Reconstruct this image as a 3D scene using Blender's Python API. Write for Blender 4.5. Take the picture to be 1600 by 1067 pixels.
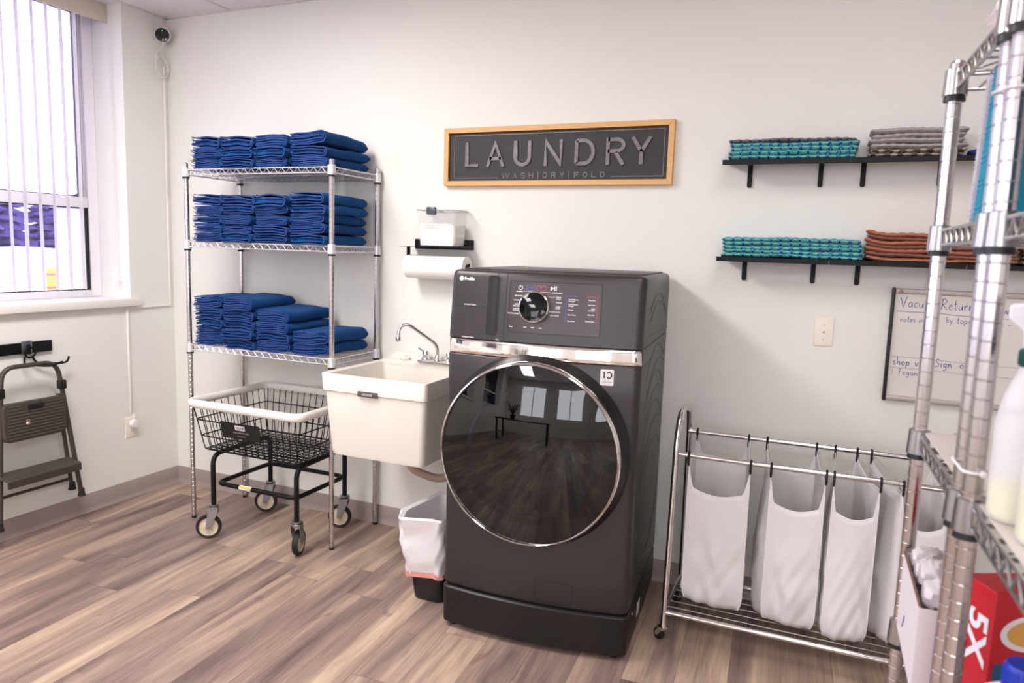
import bpy, bmesh, math, random
from mathutils import Vector, Matrix
R = math.radians; PI = math.pi
rnd = random.Random(7)
for o in list(bpy.data.objects): bpy.data.objects.remove(o)
scn = bpy.context.scene
C = scn.collection

# ------------------------------------------------------------------ camera
def make_camera():
    yaw, pitch, roll = 0.403498, 0.124520, 0.031534
    cy, sy = math.cos(yaw), math.sin(yaw)
    f = Vector((-sy*math.cos(pitch), cy*math.cos(pitch), -math.sin(pitch)))
    r = Vector((cy, sy, 0)); u = r.cross(f)
    c, s = math.cos(roll), math.sin(roll)
    r2 = c*r + s*u; u2 = -s*r + c*u
    cam = bpy.data.cameras.new('camera'); o = bpy.data.objects.new('camera', cam); C.objects.link(o)
    m = Matrix((( r2.x, u2.x, -f.x, 3.62744), (r2.y, u2.y, -f.y, -3.22681), (r2.z, u2.z, -f.z, 1.5), (0, 0, 0, 1)))
    o.matrix_world = m
    cam.sensor_width = 36; cam.lens = 1127.49/1600*36; cam.clip_start = .02; cam.clip_end = 400
    cam.dof.use_dof = True; cam.dof.focus_distance = 3.0; cam.dof.aperture_fstop = 5.0
    scn.camera = o
make_camera()
# ------------------------------------------------------------------ world, exposure
scn.view_settings.view_transform = 'Standard'; scn.view_settings.look = 'None'
scn.view_settings.gamma = 1; scn.view_settings.use_curve_mapping = False
scn.view_settings.exposure = 0.12
wd = bpy.data.worlds.new('overcast sky'); scn.world = wd; wd.use_nodes = True
bg = wd.node_tree.nodes['Background']
bg.inputs[0].default_value = (.93, .95, 1, 1); bg.inputs[1].default_value = 6.5
CEIL_W = 24      # watts of each ceiling troffer's lamp
H_CEIL = 2.775
ROOM_X, ROOM_Y = 6.2, -8.0

# ------------------------------------------------------------------ helpers
def perp(d):
    a = Vector((0, 0, 1)) if abs(d.z) < .9 else Vector((1, 0, 0))
    u = d.cross(a).normalized(); return u, d.cross(u).normalized()

class M:
    def __init__(s): s.v = []; s.f = []; s.s = []; s.m = []; s.mi = 0
    def raw(s, vs, fs, sm=True):
        n = len(s.v); s.v += [tuple(v) for v in vs]
        for f in fs: s.f.append([i+n for i in f]); s.s.append(sm); s.m.append(s.mi)
        return s
    def box(s, a, b):
        x0, y0, z0 = a; x1, y1, z1 = b
        v = [(x0,y0,z0),(x1,y0,z0),(x1,y1,z0),(x0,y1,z0),(x0,y0,z1),(x1,y0,z1),(x1,y1,z1),(x0,y1,z1)]
        return s.raw(v, [(3,2,1,0),(4,5,6,7),(0,1,5,4),(1,2,6,5),(2,3,7,6),(3,0,4,7)], False)
    def rbox(s, a, b, r=.004, seg=2):
        bm = bmesh.new(); bmesh.ops.create_cube(bm, size=1)
        for v in bm.verts: v.co = Vector([(a[i]+b[i])/2 + v.co[i]*(b[i]-a[i]) for i in range(3)])
        bmesh.ops.bevel(bm, geom=list(bm.edges), offset=r, segments=seg, affect='EDGES', profile=.5)
        bm.verts.index_update(); s.raw([v.co[:] for v in bm.verts], [[v.index for v in f.verts] for f in bm.faces], True); bm.free()
        return s
    def tube(s, path, r, n=8, closed=False, cap=True):
        P = [Vector(p) for p in path]; N = len(P); rr = r if isinstance(r, (list, tuple)) else [r]*N
        T = []
        for i in range(N):
            if closed: d = P[(i+1) % N]-P[i-1]
            else: d = P[min(i+1, N-1)]-P[max(i-1, 0)]
            T.append(d.normalized())
        u, w = perp(T[0]); vs = []
        for i in range(N):
            u = (u - T[i]*u.dot(T[i])).normalized(); w = T[i].cross(u)
            for k in range(n):
                a = 2*PI*k/n; vs.append(P[i] + (u*math.cos(a)+w*math.sin(a))*rr[i])
        fs = []
        for i in range(N if closed else N-1):
            j = (i+1) % N
            for k in range(n): fs.append((i*n+k, i*n+(k+1) % n, j*n+(k+1) % n, j*n+k))
        s.raw(vs, fs, n > 4)
        if cap and not closed:
            s.raw(vs[:n], [list(range(n))[::-1]], False); s.raw(vs[-n:], [list(range(n))], False)
        return s
    def lathe(s, prof, o=(0,0,0), ax=(0,0,1), n=24, cap=True, smooth=True):
        d = Vector(ax).normalized(); u, w = perp(d); o = Vector(o); vs = []
        for r, h in prof:
            for k in range(n):
                a = 2*PI*k/n; vs.append(o + d*h + (u*math.cos(a)+w*math.sin(a))*r)
        fs = [(i*n+k, i*n+(k+1) % n, (i+1)*n+(k+1) % n, (i+1)*n+k) for i in range(len(prof)-1) for k in range(n)]
        s.raw(vs, fs, smooth)
        if cap:
            if prof[0][0] > 1e-6: s.raw(vs[:n], [list(range(n))[::-1]], False)
            if prof[-1][0] > 1e-6: s.raw(vs[-n:], [list(range(n))], False)
        return s
    def cyl(s, a, b, r, n=16, r2=None):
        a = Vector(a); b = Vector(b); return s.lathe([(r, 0), (r if r2 is None else r2, (b-a).length)], a, b-a, n)
    def grid(s, rows, cu=False, cv=False, sm=True):
        nr, nc = len(rows), len(rows[0]); vs = [p for r in rows for p in r]; fs = []
        for i in range(nr if cv else nr-1):
            for j in range(nc if cu else nc-1):
                i2, j2 = (i+1) % nr, (j+1) % nc
                fs.append((i*nc+j, i*nc+j2, i2*nc+j2, i2*nc+j))
        return s.raw(vs, fs, sm)
    def slab(s, top, bot, sm=True):           # two grids of the same size joined round the rim
        nr, nc = len(top), len(top[0]); n = nr*nc
        vs = [p for r in top for p in r]+[p for r in bot for p in r]; fs = []
        for i in range(nr-1):
            for j in range(nc-1):
                a = i*nc+j; fs.append((a, a+1, a+nc+1, a+nc)); fs.append((n+a+nc, n+a+nc+1, n+a+1, n+a))
        rim = [j for j in range(nc)]+[i*nc+nc-1 for i in range(1, nr)]+[(nr-1)*nc+j for j in range(nc-2, -1, -1)]+[i*nc for i in range(nr-2, 0, -1)]
        for k in range(len(rim)):
            a, b = rim[k], rim[(k+1) % len(rim)]; fs.append((b, a, n+a, n+b))
        return s.raw(vs, fs, sm)
    def prism(s, poly, fn, a, b, sm=False):   # fn(u, v, t) -> xyz
        n = len(poly); vs = [fn(u, v, a) for u, v in poly]+[fn(u, v, b) for u, v in poly]
        s.raw(vs, [list(range(n))[::-1], list(range(n, 2*n))], False)
        return s.raw(vs, [(k, (k+1) % n, n+(k+1) % n, n+k) for k in range(n)], sm)
    def build(s, name, mat, parent=None, loc=None, bevel=0, rotz=0, sharp=38):
        me = bpy.data.meshes.new(name); me.from_pydata(s.v, [], s.f)
        me.polygons.foreach_set('use_smooth', s.s); me.polygons.foreach_set('material_index', s.m)
        for m_ in (mat if isinstance(mat, (list, tuple)) else [mat]): me.materials.append(m_)
        bm = bmesh.new(); bm.from_mesh(me); bmesh.ops.remove_doubles(bm, verts=bm.verts, dist=1e-6)
        bmesh.ops.recalc_face_normals(bm, faces=bm.faces); bm.to_mesh(me); bm.free(); me.update()
        if sharp: me.set_sharp_from_angle(angle=R(sharp))
        o = bpy.data.objects.new(name, me); C.objects.link(o)
        if loc is not None: o.location = loc
        if rotz: o.rotation_euler.z = rotz
        if parent: o.parent = parent
        if bevel:
            b = o.modifiers.new('bevel', 'BEVEL'); b.width = bevel; b.segments = 2; b.limit_method = 'ANGLE'; b.angle_limit = R(50)
        return o

def tag(o, label, cat, group=None, kind=None):
    o['label'] = label; o['category'] = cat
    if group: o['group'] = group
    if kind: o['kind'] = kind
    return o
def thing(name, label, cat, loc=(0,0,0), rotz=0, group=None):
    o = bpy.data.objects.new(name, None); C.objects.link(o); o.location = loc; o.rotation_euler.z = rotz
    o.empty_display_size = .05
    return tag(o, label, cat, group)
def struct(o): o['kind'] = 'structure'; return o
def kids(o): return [c for c in bpy.data.objects if c.parent == o]
def dup(o, parent=None):
    c = o.copy(); C.objects.link(c); c.parent = parent
    for k in kids(o): dup(k, c)
    return c
def arc(c, r, a0, a1, n, plane='xz'):
    out = []
    for i in range(n+1):
        a = a0+(a1-a0)*i/n; p = [c[0], c[1], c[2]]
        i0, i1 = {'xz': (0, 2), 'yz': (1, 2), 'xy': (0, 1)}[plane]
        p[i0] += r*math.cos(a); p[i1] += r*math.sin(a); out.append(tuple(p))
    return out
def fillet(pts, r, n=5, closed=False):
    P = [Vector(p) for p in pts]; N = len(P); out = []
    for i in range(N):
        if not closed and i in (0, N-1): out.append(P[i]); continue
        a, b, c = P[i-1], P[i], P[(i+1) % N]
        d1, d2 = (a-b), (c-b); rr = min(r, d1.length*.49, d2.length*.49)
        p1 = b+d1.normalized()*rr; p2 = b+d2.normalized()*rr
        for k in range(n+1):
            t = k/n; out.append(p1*(1-t)**2+b*2*t*(1-t)+p2*t*t)
    return out
_tc = {}
def text_mesh(body, size, spacing=1.0, ext=0, align='LEFT', bold=0, fit=None):
    key = (body, spacing, ext, align, bold)
    cu = bpy.data.curves.new('t', 'FONT'); cu.body = body; cu.size = size; cu.space_character = spacing
    cu.extrude = ext; cu.align_x = align; cu.offset = bold; cu.resolution_u = 3
    o = bpy.data.objects.new('t', cu); C.objects.link(o)
    dg = bpy.context.evaluated_depsgraph_get(); me = bpy.data.meshes.new_from_object(o.evaluated_get(dg))
    vs = [v.co.copy() for v in me.vertices]; fs = [list(p.vertices) for p in me.polygons]
    bpy.data.objects.remove(o); bpy.data.curves.remove(cu); bpy.data.meshes.remove(me)
    if fit and vs:
        x0 = min(v.x for v in vs); x1 = max(v.x for v in vs); k = fit/(x1-x0)
        for v in vs: v.x = (v.x-x0)*k
    return vs, fs
def put_text(m, body, size, fn, **k):
    vs, fs = text_mesh(body, size, **k); m.raw([fn(v.x, v.y, v.z) for v in vs], fs, False)

# ------------------------------------------------------------------ materials
def s2l(c): return tuple((x/255/12.92 if x/255 <= .04045 else ((x/255+.055)/1.055)**2.4) for x in c)
def mat(name, col, rough=.5, metal=0, noise=0, nscale=20, bump=0, bscale=200, srgb=True, col2=None, stretch=None, spec=None, **kw):
    m = bpy.data.materials.new(name); m.use_nodes = True; nt = m.node_tree; b = nt.nodes['Principled BSDF']
    c = s2l(col) if srgb else col
    b.inputs['Roughness'].default_value = rough; b.inputs['Metallic'].default_value = metal
    if spec is not None: b.inputs['Specular IOR Level'].default_value = spec
    for k, v in kw.items(): b.inputs[k.replace('_', ' ')].default_value = v
    tc = nt.nodes.new('ShaderNodeTexCoord'); src = tc.outputs['Object']
    if stretch:
        mp = nt.nodes.new('ShaderNodeMapping'); mp.inputs['Scale'].default_value = stretch; nt.links.new(src, mp.inputs[0]); src = mp.outputs[0]
    nz = nt.nodes.new('ShaderNodeTexNoise'); nz.inputs['Scale'].default_value = nscale; nz.inputs['Detail'].default_value = 4; nt.links.new(src, nz.inputs['Vector'])
    mx = nt.nodes.new('ShaderNodeMix'); mx.data_type = 'RGBA'; nt.links.new(nz.outputs['Fac'], mx.inputs[0])
    c2 = s2l(col2) if col2 else tuple(x*(1-noise) for x in c)
    mx.inputs[6].default_value = (*c2, 1); mx.inputs[7].default_value = (*(c if col2 else [min(1, x*(1+noise*.3)) for x in c]), 1)
    nt.links.new(mx.outputs[2], b.inputs['Base Color'])
    if bump:
        n2 = nt.nodes.new('ShaderNodeTexNoise'); n2.inputs['Scale'].default_value = bscale; n2.inputs['Detail'].default_value = 3; nt.links.new(src, n2.inputs['Vector'])
        bp = nt.nodes.new('ShaderNodeBump'); bp.inputs['Strength'].default_value = bump; bp.inputs['Distance'].default_value = .002
        nt.links.new(n2.outputs['Fac'], bp.inputs['Height']); nt.links.new(bp.outputs[0], b.inputs['Normal'])
    return m
def emis(name, col, strength):
    m = bpy.data.materials.new(name); m.use_nodes = True; b = m.node_tree.nodes['Principled BSDF']
    b.inputs['Base Color'].default_value = (*col, 1); b.inputs['Emission Color'].default_value = (*col, 1); b.inputs['Emission Strength'].default_value = strength
    return m
def clear(name, col, alpha, rough=.08):
    m = bpy.data.materials.new(name); m.use_nodes = True; nt = m.node_tree; nt.nodes.remove(nt.nodes['Principled BSDF'])
    t = nt.nodes.new('ShaderNodeBsdfTransparent'); t.inputs[0].default_value = (*col, 1)
    g = nt.nodes.new('ShaderNodeBsdfPrincipled'); g.inputs['Base Color'].default_value = (*col, 1); g.inputs['Roughness'].default_value = rough
    x = nt.nodes.new('ShaderNodeMixShader'); x.inputs[0].default_value = alpha
    nt.links.new(t.outputs[0], x.inputs[1]); nt.links.new(g.outputs[0], x.inputs[2]); nt.links.new(x.outputs[0], nt.nodes['Material Output'].inputs[0])
    return m
def glassy(name, tint, base=.04, gain=1.0):     # thin pane: see-through with a Fresnel reflection
    m = bpy.data.materials.new(name); m.use_nodes = True; nt = m.node_tree; nt.nodes.remove(nt.nodes['Principled BSDF'])
    t = nt.nodes.new('ShaderNodeBsdfTransparent'); t.inputs[0].default_value = (*tint, 1)
    g = nt.nodes.new('ShaderNodeBsdfGlossy'); g.inputs['Roughness'].default_value = .015; g.inputs[0].default_value = (1, 1, 1, 1)
    f = nt.nodes.new('ShaderNodeFresnel'); f.inputs[0].default_value = 1.5
    k = nt.nodes.new('ShaderNodeMath'); k.operation = 'MULTIPLY'; k.inputs[1].default_value = gain; nt.links.new(f.outputs[0], k.inputs[0])
    x = nt.nodes.new('ShaderNodeMixShader'); nt.links.new(k.outputs[0], x.inputs[0])
    nt.links.new(t.outputs[0], x.inputs[1]); nt.links.new(g.outputs[0], x.inputs[2]); nt.links.new(x.outputs[0], nt.nodes['Material Output'].inputs[0])
    return m

WALL = mat('wall_paint', (226, 224, 219), .75, noise=.03, nscale=3, bump=.25, bscale=160)
CEILM = mat('ceiling_tile', (226, 221, 222), .9, noise=.12, nscale=90, bump=.3, bscale=120)
GRIDM = mat('ceiling_grid', (215, 208, 208), .6)
BASEM = mat('rubber_baseboard', (152, 137, 134), .5, noise=.05)
TRIMW = mat('white_trim', (232, 226, 222), .5, noise=.02)
VINYL = mat('white_vinyl', (236, 232, 238), .4, noise=.02)
BLACK = mat('black_plastic', (16, 16, 18), .45, noise=.2)
BLACKM = mat('black_powdercoat', (11, 11, 13), .5, noise=.15, bump=.1, bscale=600, spec=.25)
RUBBER = mat('black_rubber', (22, 22, 23), .7, noise=.2)
CHROME = mat('chrome', (225, 222, 222), .16, 1, noise=.05)
POSTM = mat('chrome_post', (205, 200, 200), .2, 1, noise=.1)
ZINC = mat('zinc_steel', (170, 172, 176), .3, 1, noise=.15, nscale=60)
WIREW = mat('epoxy_wire', (216, 212, 214), .3, .45, noise=.05)
WIREG = mat('grey_wire', (176, 174, 174), .25, .95, noise=.1)
TOWEL = mat('blue_terry', (20, 80, 140), .95, noise=0, nscale=35, bump=1.0, bscale=700, col2=(12, 58, 112), spec=.1, Sheen_Weight=.12, Sheen_Roughness=.6, Sheen_Tint=(.25, .5, 1, 1))
TOWEL2 = mat('blue_terry_darker', (15, 68, 124), .95, nscale=35, bump=1.0, bscale=700, col2=(10, 48, 98), spec=.1, Sheen_Weight=.12, Sheen_Roughness=.6, Sheen_Tint=(.25, .5, 1, 1))
HEM = mat('blue_hem', (26, 58, 124), .9, noise=.2, nscale=300)
SINKM = mat('cream_tub', (232, 226, 216), .45, noise=.06, nscale=8, bump=.12, bscale=350)
CARTRIM = mat('white_bumper', (232, 227, 222), .5, noise=.1, nscale=18)
BAGM = mat('white_liner', (226, 222, 224), .35, noise=.08, nscale=30, bump=.6, bscale=60, Transmission_Weight=0)
REDM = mat('red_band', (218, 150, 140), .5, noise=.15)
CARBON = mat('carbon_graphite', (70, 66, 67), .38, .65, noise=.05, nscale=200)
CARBON2 = mat('carbon_side', (84, 76, 74), .42, .6, noise=.05, nscale=100)
CARBOND = mat('pedestal_carbon', (48, 44, 45), .4, .65, noise=.05)
DARKGAP = mat('dark_gap', (8, 8, 9), .6)
PANELG = mat('panel_gloss', (70, 64, 65), .3, .6)
SILVERM = mat('bright_chrome', (238, 232, 228), .05, 1)
WHITEINK = mat('white_print', (235, 232, 235), .6)
GREYINK = mat('grey_print', (190, 182, 186), .6)
BLUEINK = mat('blue_print', (70, 100, 190), .6)
PINKINK = mat('pink_print', (200, 50, 95), .6)
DRUM = mat('drum_dark', (34, 34, 38), .25, .8, noise=.2, nscale=5)
BLUERING = mat('blue_ring', (30, 60, 130), .35)
OAK = mat('pale_pine', (222, 176, 116), .5, nscale=14, col2=(206, 152, 88), stretch=(1, 8, 8), bump=.1)
CHALK = mat('charcoal_board', (40, 36, 40), .6, noise=.15, nscale=30)
WORN = mat('worn_silver', (134, 125, 128), .4, .2, nscale=60, col2=(74, 68, 71))
PAPER = mat('paper_towel', (243, 238, 234), .9, noise=.02, bump=.3, bscale=300)
POWDER = mat('white_powder', (246, 242, 240), .95, noise=.03, bump=.5, bscale=500)
CANVAS = mat('white_canvas', (240, 236, 236), .9, noise=.03, nscale=10, bump=.5, bscale=900)
def _translucent(m, k, col):
    nt = m.node_tree; b = nt.nodes['Principled BSDF']; t = nt.nodes.new('ShaderNodeBsdfTranslucent'); t.inputs[0].default_value = (*col, 1)
    x = nt.nodes.new('ShaderNodeMixShader'); x.inputs[0].default_value = k; nt.links.new(b.outputs[0], x.inputs[1]); nt.links.new(t.outputs[0], x.inputs[2]); nt.links.new(x.outputs[0], nt.nodes['Material Output'].inputs[0])
_translucent(CANVAS, .16, (.86, .84, .84))
WB = mat('whiteboard_face', (214, 208, 202), .35, noise=.02)
ALU = mat('aluminium', (176, 164, 160), .4, .4, noise=.05)
INK = mat('blue_marker', (42, 52, 150), .5)
INK2 = mat('faint_marker', (130, 130, 180), .5)
IVORY = mat('ivory_plastic', (232, 222, 210), .4)
WPLAS = mat('white_plastic', (228, 222, 222), .4)
LADDER = mat('bronze_paint', (74, 66, 60), .45, .3, noise=.1, nscale=60, bump=.2, bscale=300)
LADDERT = mat('bronze_tread', (84, 76, 70), .55, .2, noise=.1, nscale=60)
LINER = mat('shelf_liner', (208, 198, 192), .35, noise=.04)
TEAL = mat('teal_microfibre', (18, 148, 178), .9, noise=.2, nscale=300, bump=.8, bscale=500)
GREYF = mat('grey_felt', (196, 194, 200), .95, noise=.1, nscale=200, bump=.6, bscale=500)
DTEAL = mat('dark_teal_bin', (6, 60, 78), .5, noise=.15)
BOXW = mat('white_carton', (214, 206, 208), .8, noise=.04)
KRAFT = mat('kraft_board', (120, 84, 70), .9, noise=.15)
REDB = mat('red_carton', (196, 18, 34), .4, noise=.1, nscale=6)
BLUEB = mat('blue_carton', (20, 92, 128), .4, noise=.1)
YELB = mat('yellow_sponge', (226, 168, 84), .6, noise=.2)
HDPE = mat('frosted_bottle', (224, 224, 230), .35, noise=.03, Subsurface_Weight=.1)
BLUECAP = mat('blue_cap', (18, 50, 170), .35)
GREENP = mat('green_collar', (10, 78, 66), .4)
ORANGEF = mat('orange_packet', (214, 92, 50), .4, noise=.3, nscale=40)
REDF = mat('red_packet', (170, 40, 36), .4, noise=.3, nscale=40)
GFILM = clear('plastic_film', (.93, .92, .93), .45, .2)
FROST = clear('frosted_plastic', (.95, .95, .97), .45, .3)
CLEARP = clear('clear_plastic', (.97, .97, .97), .10, .06)
YLIQ = mat('yellow_cleaner', (234, 230, 150), .3, noise=.03)
BLUESTRIP = mat('blue_sheet', (60, 92, 190), .6, noise=.4, nscale=12)
SMOKE = mat('smoke_latch', (74, 76, 88), .3, noise=.1)
DOORGL = glassy('door_glass', (.26, .27, .30), gain=1.3)
WINGL = glassy('window_glass', (.86, .84, 1.0), gain=1)  # violet tint imitates the purple glare over the view outside
BADGE = mat('badge_metal', (120, 112, 108), .4, .5, nscale=220, col2=(70, 64, 62))
YEL = mat('yellow_sticker', (232, 200, 60), .5)
def vane_mat():
    m = bpy.data.materials.new('blind_vane'); m.use_nodes = True; nt = m.node_tree; nt.nodes.remove(nt.nodes['Principled BSDF'])
    a = nt.nodes.new('ShaderNodeBsdfDiffuse'); a.inputs[0].default_value = (.86, .84, .83, 1)
    t = nt.nodes.new('ShaderNodeBsdfTranslucent'); t.inputs[0].default_value = (.96, .94, .92, 1)
    x = nt.nodes.new('ShaderNodeMixShader'); x.inputs[0].default_value = .75
    nt.links.new(a.outputs[0], x.inputs[1]); nt.links.new(t.outputs[0], x.inputs[2]); nt.links.new(x.outputs[0], nt.nodes['Material Output'].inputs[0]); return m
VANE = vane_mat()
VALM = mat('beige_valance', (214, 204, 188), .6, noise=.03)
SNOW = mat('snow', (236, 238, 248), .8, noise=.05, nscale=1)
ASPH = mat('wet_pavement', (176, 176, 190), .7, noise=.15, nscale=.6)
SHEDM = mat('pale_siding', (176, 172, 186), .6, noise=.04)
TREEM = mat('dark_trees', (70, 48, 112), .9, noise=.5, nscale=3, col2=(34, 26, 60))  # purple veiling glare is put into the tree colour
BOLL = mat('yellow_bollard', (198, 138, 40), .5)

def floor_mat():
    m = bpy.data.materials.new('vinyl_plank_floor'); m.use_nodes = True; nt = m.node_tree; b = nt.nodes['Principled BSDF']
    N = nt.nodes.new; L = nt.links.new
    tc = N('ShaderNodeTexCoord'); mp = N('ShaderNodeMapping'); mp.inputs['Rotation'].default_value = (0, 0, R(-3)); L(tc.outputs['Object'], mp.inputs[0])
    sp = N('ShaderNodeSeparateXYZ'); L(mp.outputs[0], sp.inputs[0])
    def mth(op, a, b_=None, c=None):
        n = N('ShaderNodeMath'); n.operation = op
        for i, x in enumerate((a, b_, c)):
            if x is None: continue
            if isinstance(x, (int, float)): n.inputs[i].default_value = x
            else: L(x, n.inputs[i])
        return n.outputs[0]
    PW, PL = .178, 1.22
    u = mth('DIVIDE', sp.outputs[0], PW); row = mth('FLOOR', u); fu = mth('FRACT', u)
    wn = N('ShaderNodeTexWhiteNoise'); wn.noise_dimensions = '1D'; L(row, wn.inputs['W'])
    v = mth('ADD', mth('DIVIDE', sp.outputs[1], PL), wn.outputs['Value']); col = mth('FLOOR', v); fv = mth('FRACT', v)
    cb = N('ShaderNodeCombineXYZ'); L(row, cb.inputs[0]); L(col, cb.inputs[1])
    w2 = N('ShaderNodeTexWhiteNoise'); w2.noise_dimensions = '3D'; L(cb.outputs[0], w2.inputs['Vector'])
    # grain coordinates, shifted per plank
    off = N('ShaderNodeVectorMath'); off.operation = 'SCALE'; off.inputs['Scale'].default_value = 37.; L(w2.outputs['Color'], off.inputs[0])
    ad = N('ShaderNodeVectorMath'); ad.operation = 'ADD'; L(mp.outputs[0], ad.inputs[0]); L(off.outputs[0], ad.inputs[1])
    def noise(scale, vec, det=4, dist=0):
        g = N('ShaderNodeMapping'); g.inputs['Scale'].default_value = vec; L(ad.outputs[0], g.inputs[0])
        n = N('ShaderNodeTexNoise'); n.inputs['Scale'].default_value = scale; n.inputs['Detail'].default_value = det; n.inputs['Distortion'].default_value = dist; L(g.outputs[0], n.inputs['Vector']); return n.outputs['Fac']
    broad = noise(1, (9, .9, 1), 3, .6); fine = noise(1, (110, 5, 1), 5, .5); knot = noise(1, (14, 5, 1), 2, 1.2)
    t = mth('ADD', mth('MULTIPLY', broad, 1.15), mth('MULTIPLY', mth('SUBTRACT', w2.outputs['Value'], .5), .30))
    t = mth('ADD', t, mth('MULTIPLY', mth('SUBTRACT', fine, .5), .35))
    cr = N('ShaderNodeValToRGB'); L(t, cr.inputs[0]); e = cr.color_ramp.elements
    e[0].position = .22; e[0].color = (*s2l((88, 68, 62)), 1); e[1].position = .88; e[1].color = (*s2l((202, 177, 154)), 1)
    for p, c in ((.42, (124, 103, 97)), (.58, (149, 126, 115)), (.72, (175, 150, 131))):
        x = cr.color_ramp.elements.new(p); x.color = (*s2l(c), 1)
    kn = N('ShaderNodeValToRGB'); L(knot, kn.inputs[0]); kn.color_ramp.elements[0].position = .24; kn.color_ramp.elements[0].color = (.62, .56, .53, 1); kn.color_ramp.elements[1].position = .36; kn.color_ramp.elements[1].color = (1, 1, 1, 1)
    mk = N('ShaderNodeMix'); mk.data_type = 'RGBA'; mk.blend_type = 'MULTIPLY'; mk.inputs[0].default_value = .8; L(cr.outputs[0], mk.inputs[6]); L(kn.outputs[0], mk.inputs[7])
    # seams
    du = mth('MULTIPLY', mth('MINIMUM', fu, mth('SUBTRACT', 1, fu)), PW); dv = mth('MULTIPLY', mth('MINIMUM', fv, mth('SUBTRACT', 1, fv)), PL)
    sm = mth('LESS_THAN', mth('MINIMUM', du, dv), .0012)
    ms = N('ShaderNodeMix'); ms.data_type = 'RGBA'; L(mth('MULTIPLY', sm, .55), ms.inputs[0]); L(mk.outputs[2], ms.inputs[6]); ms.inputs[7].default_value = (.07, .045, .035, 1)
    L(ms.outputs[2], b.inputs['Base Color'])
    bp = N('ShaderNodeBump'); bp.inputs['Strength'].default_value = .15; bp.inputs['Distance'].default_value = .001; L(fine, bp.inputs['Height']); L(bp.outputs[0], b.inputs['Normal'])
    b.inputs['Roughness'].default_value = .42
    return m
FLOORM = floor_mat()

def mop_mat(name, base, line, edge=None, period=.036, flip=False):
    m = bpy.data.materials.new(name); m.use_nodes = True; nt = m.node_tree; b = nt.nodes['Principled BSDF']; N = nt.nodes.new; L = nt.links.new
    tc = N('ShaderNodeTexCoord'); sp = N('ShaderNodeSeparateXYZ'); L(tc.outputs['Object'], sp.inputs[0])
    def mth(op, a, b_=None):
        n = N('ShaderNodeMath'); n.operation = op
        for i, x in enumerate((a, b_)):
            if x is None: continue
            if isinstance(x, (int, float)): n.inputs[i].default_value = x
            else: L(x, n.inputs[i])
        return n.outputs[0]
    nz = N('ShaderNodeTexNoise'); nz.inputs['Scale'].default_value = 45; L(tc.outputs['Object'], nz.inputs['Vector'])
    xx = mth('ADD', sp.outputs[0], mth('MULTIPLY', nz.outputs['Fac'], .012))
    f = mth('FRACT', mth('DIVIDE', xx, period)); tri = mth('ABSOLUTE', mth('SUBTRACT', mth('MULTIPLY', f, 2), 1))
    zz = mth('DIVIDE', mth('ADD', sp.outputs[2], mth('MULTIPLY', sp.outputs[1], .35)), .0135)
    zf = mth('ABSOLUTE', mth('SUBTRACT', mth('MULTIPLY', mth('FRACT', mth('MULTIPLY', zz, .5)), 2), 1))
    d = mth('ABSOLUTE', mth('SUBTRACT', tri, zf)); w = mth('LESS_THAN', d, (.13) if not flip else .34)
    mx = N('ShaderNodeMix'); mx.data_type = 'RGBA'; L(w, mx.inputs[0]); mx.inputs[7].default_value = (*s2l(line), 1)
    n2 = N('ShaderNodeTexNoise'); n2.inputs['Scale'].default_value = 220; n2.inputs['Detail'].default_value = 4; L(tc.outputs['Object'], n2.inputs['Vector'])
    m2 = N('ShaderNodeMix'); m2.data_type = 'RGBA'; L(n2.outputs['Fac'], m2.inputs[0]); m2.inputs[6].default_value = (*[x*.45 for x in s2l(base)], 1); m2.inputs[7].default_value = (*[min(1, x*1.25) for x in s2l(base)], 1)
    L(m2.outputs[2], mx.inputs[6]); L(mx.outputs[2], b.inputs['Base Color']); b.inputs['Roughness'].default_value = .95; b.inputs['Specular IOR Level'].default_value = .1
    bp = N('ShaderNodeBump'); bp.inputs['Strength'].default_value = 1; bp.inputs['Distance'].default_value = .003; L(n2.outputs['Fac'], bp.inputs['Height']); L(bp.outputs[0], b.inputs['Normal'])
    return m
MOPT = mop_mat('teal_mop', (122, 206, 196), (30, 74, 168))
MOPTG = mop_mat('grey_top_mop', (150, 134, 134), (36, 84, 120))
MOPG = mat('grey_mop', (190, 182, 184), .95, noise=.45, nscale=220, bump=1, bscale=300)
MOPC = mop_mat('cream_mop', (188, 176, 166), (92, 84, 78), period=.045, flip=True)
MOPO = mat('orange_mop', (198, 124, 94), .95, noise=.4, nscale=200, bump=1, bscale=300)
MOPB = mat('brown_mop', (156, 106, 90), .95, noise=.5, nscale=160, bump=1, bscale=300)
MOPN = mop_mat('black_cream_mop', (30, 26, 26), (206, 190, 168), period=.03, flip=True)

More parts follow.
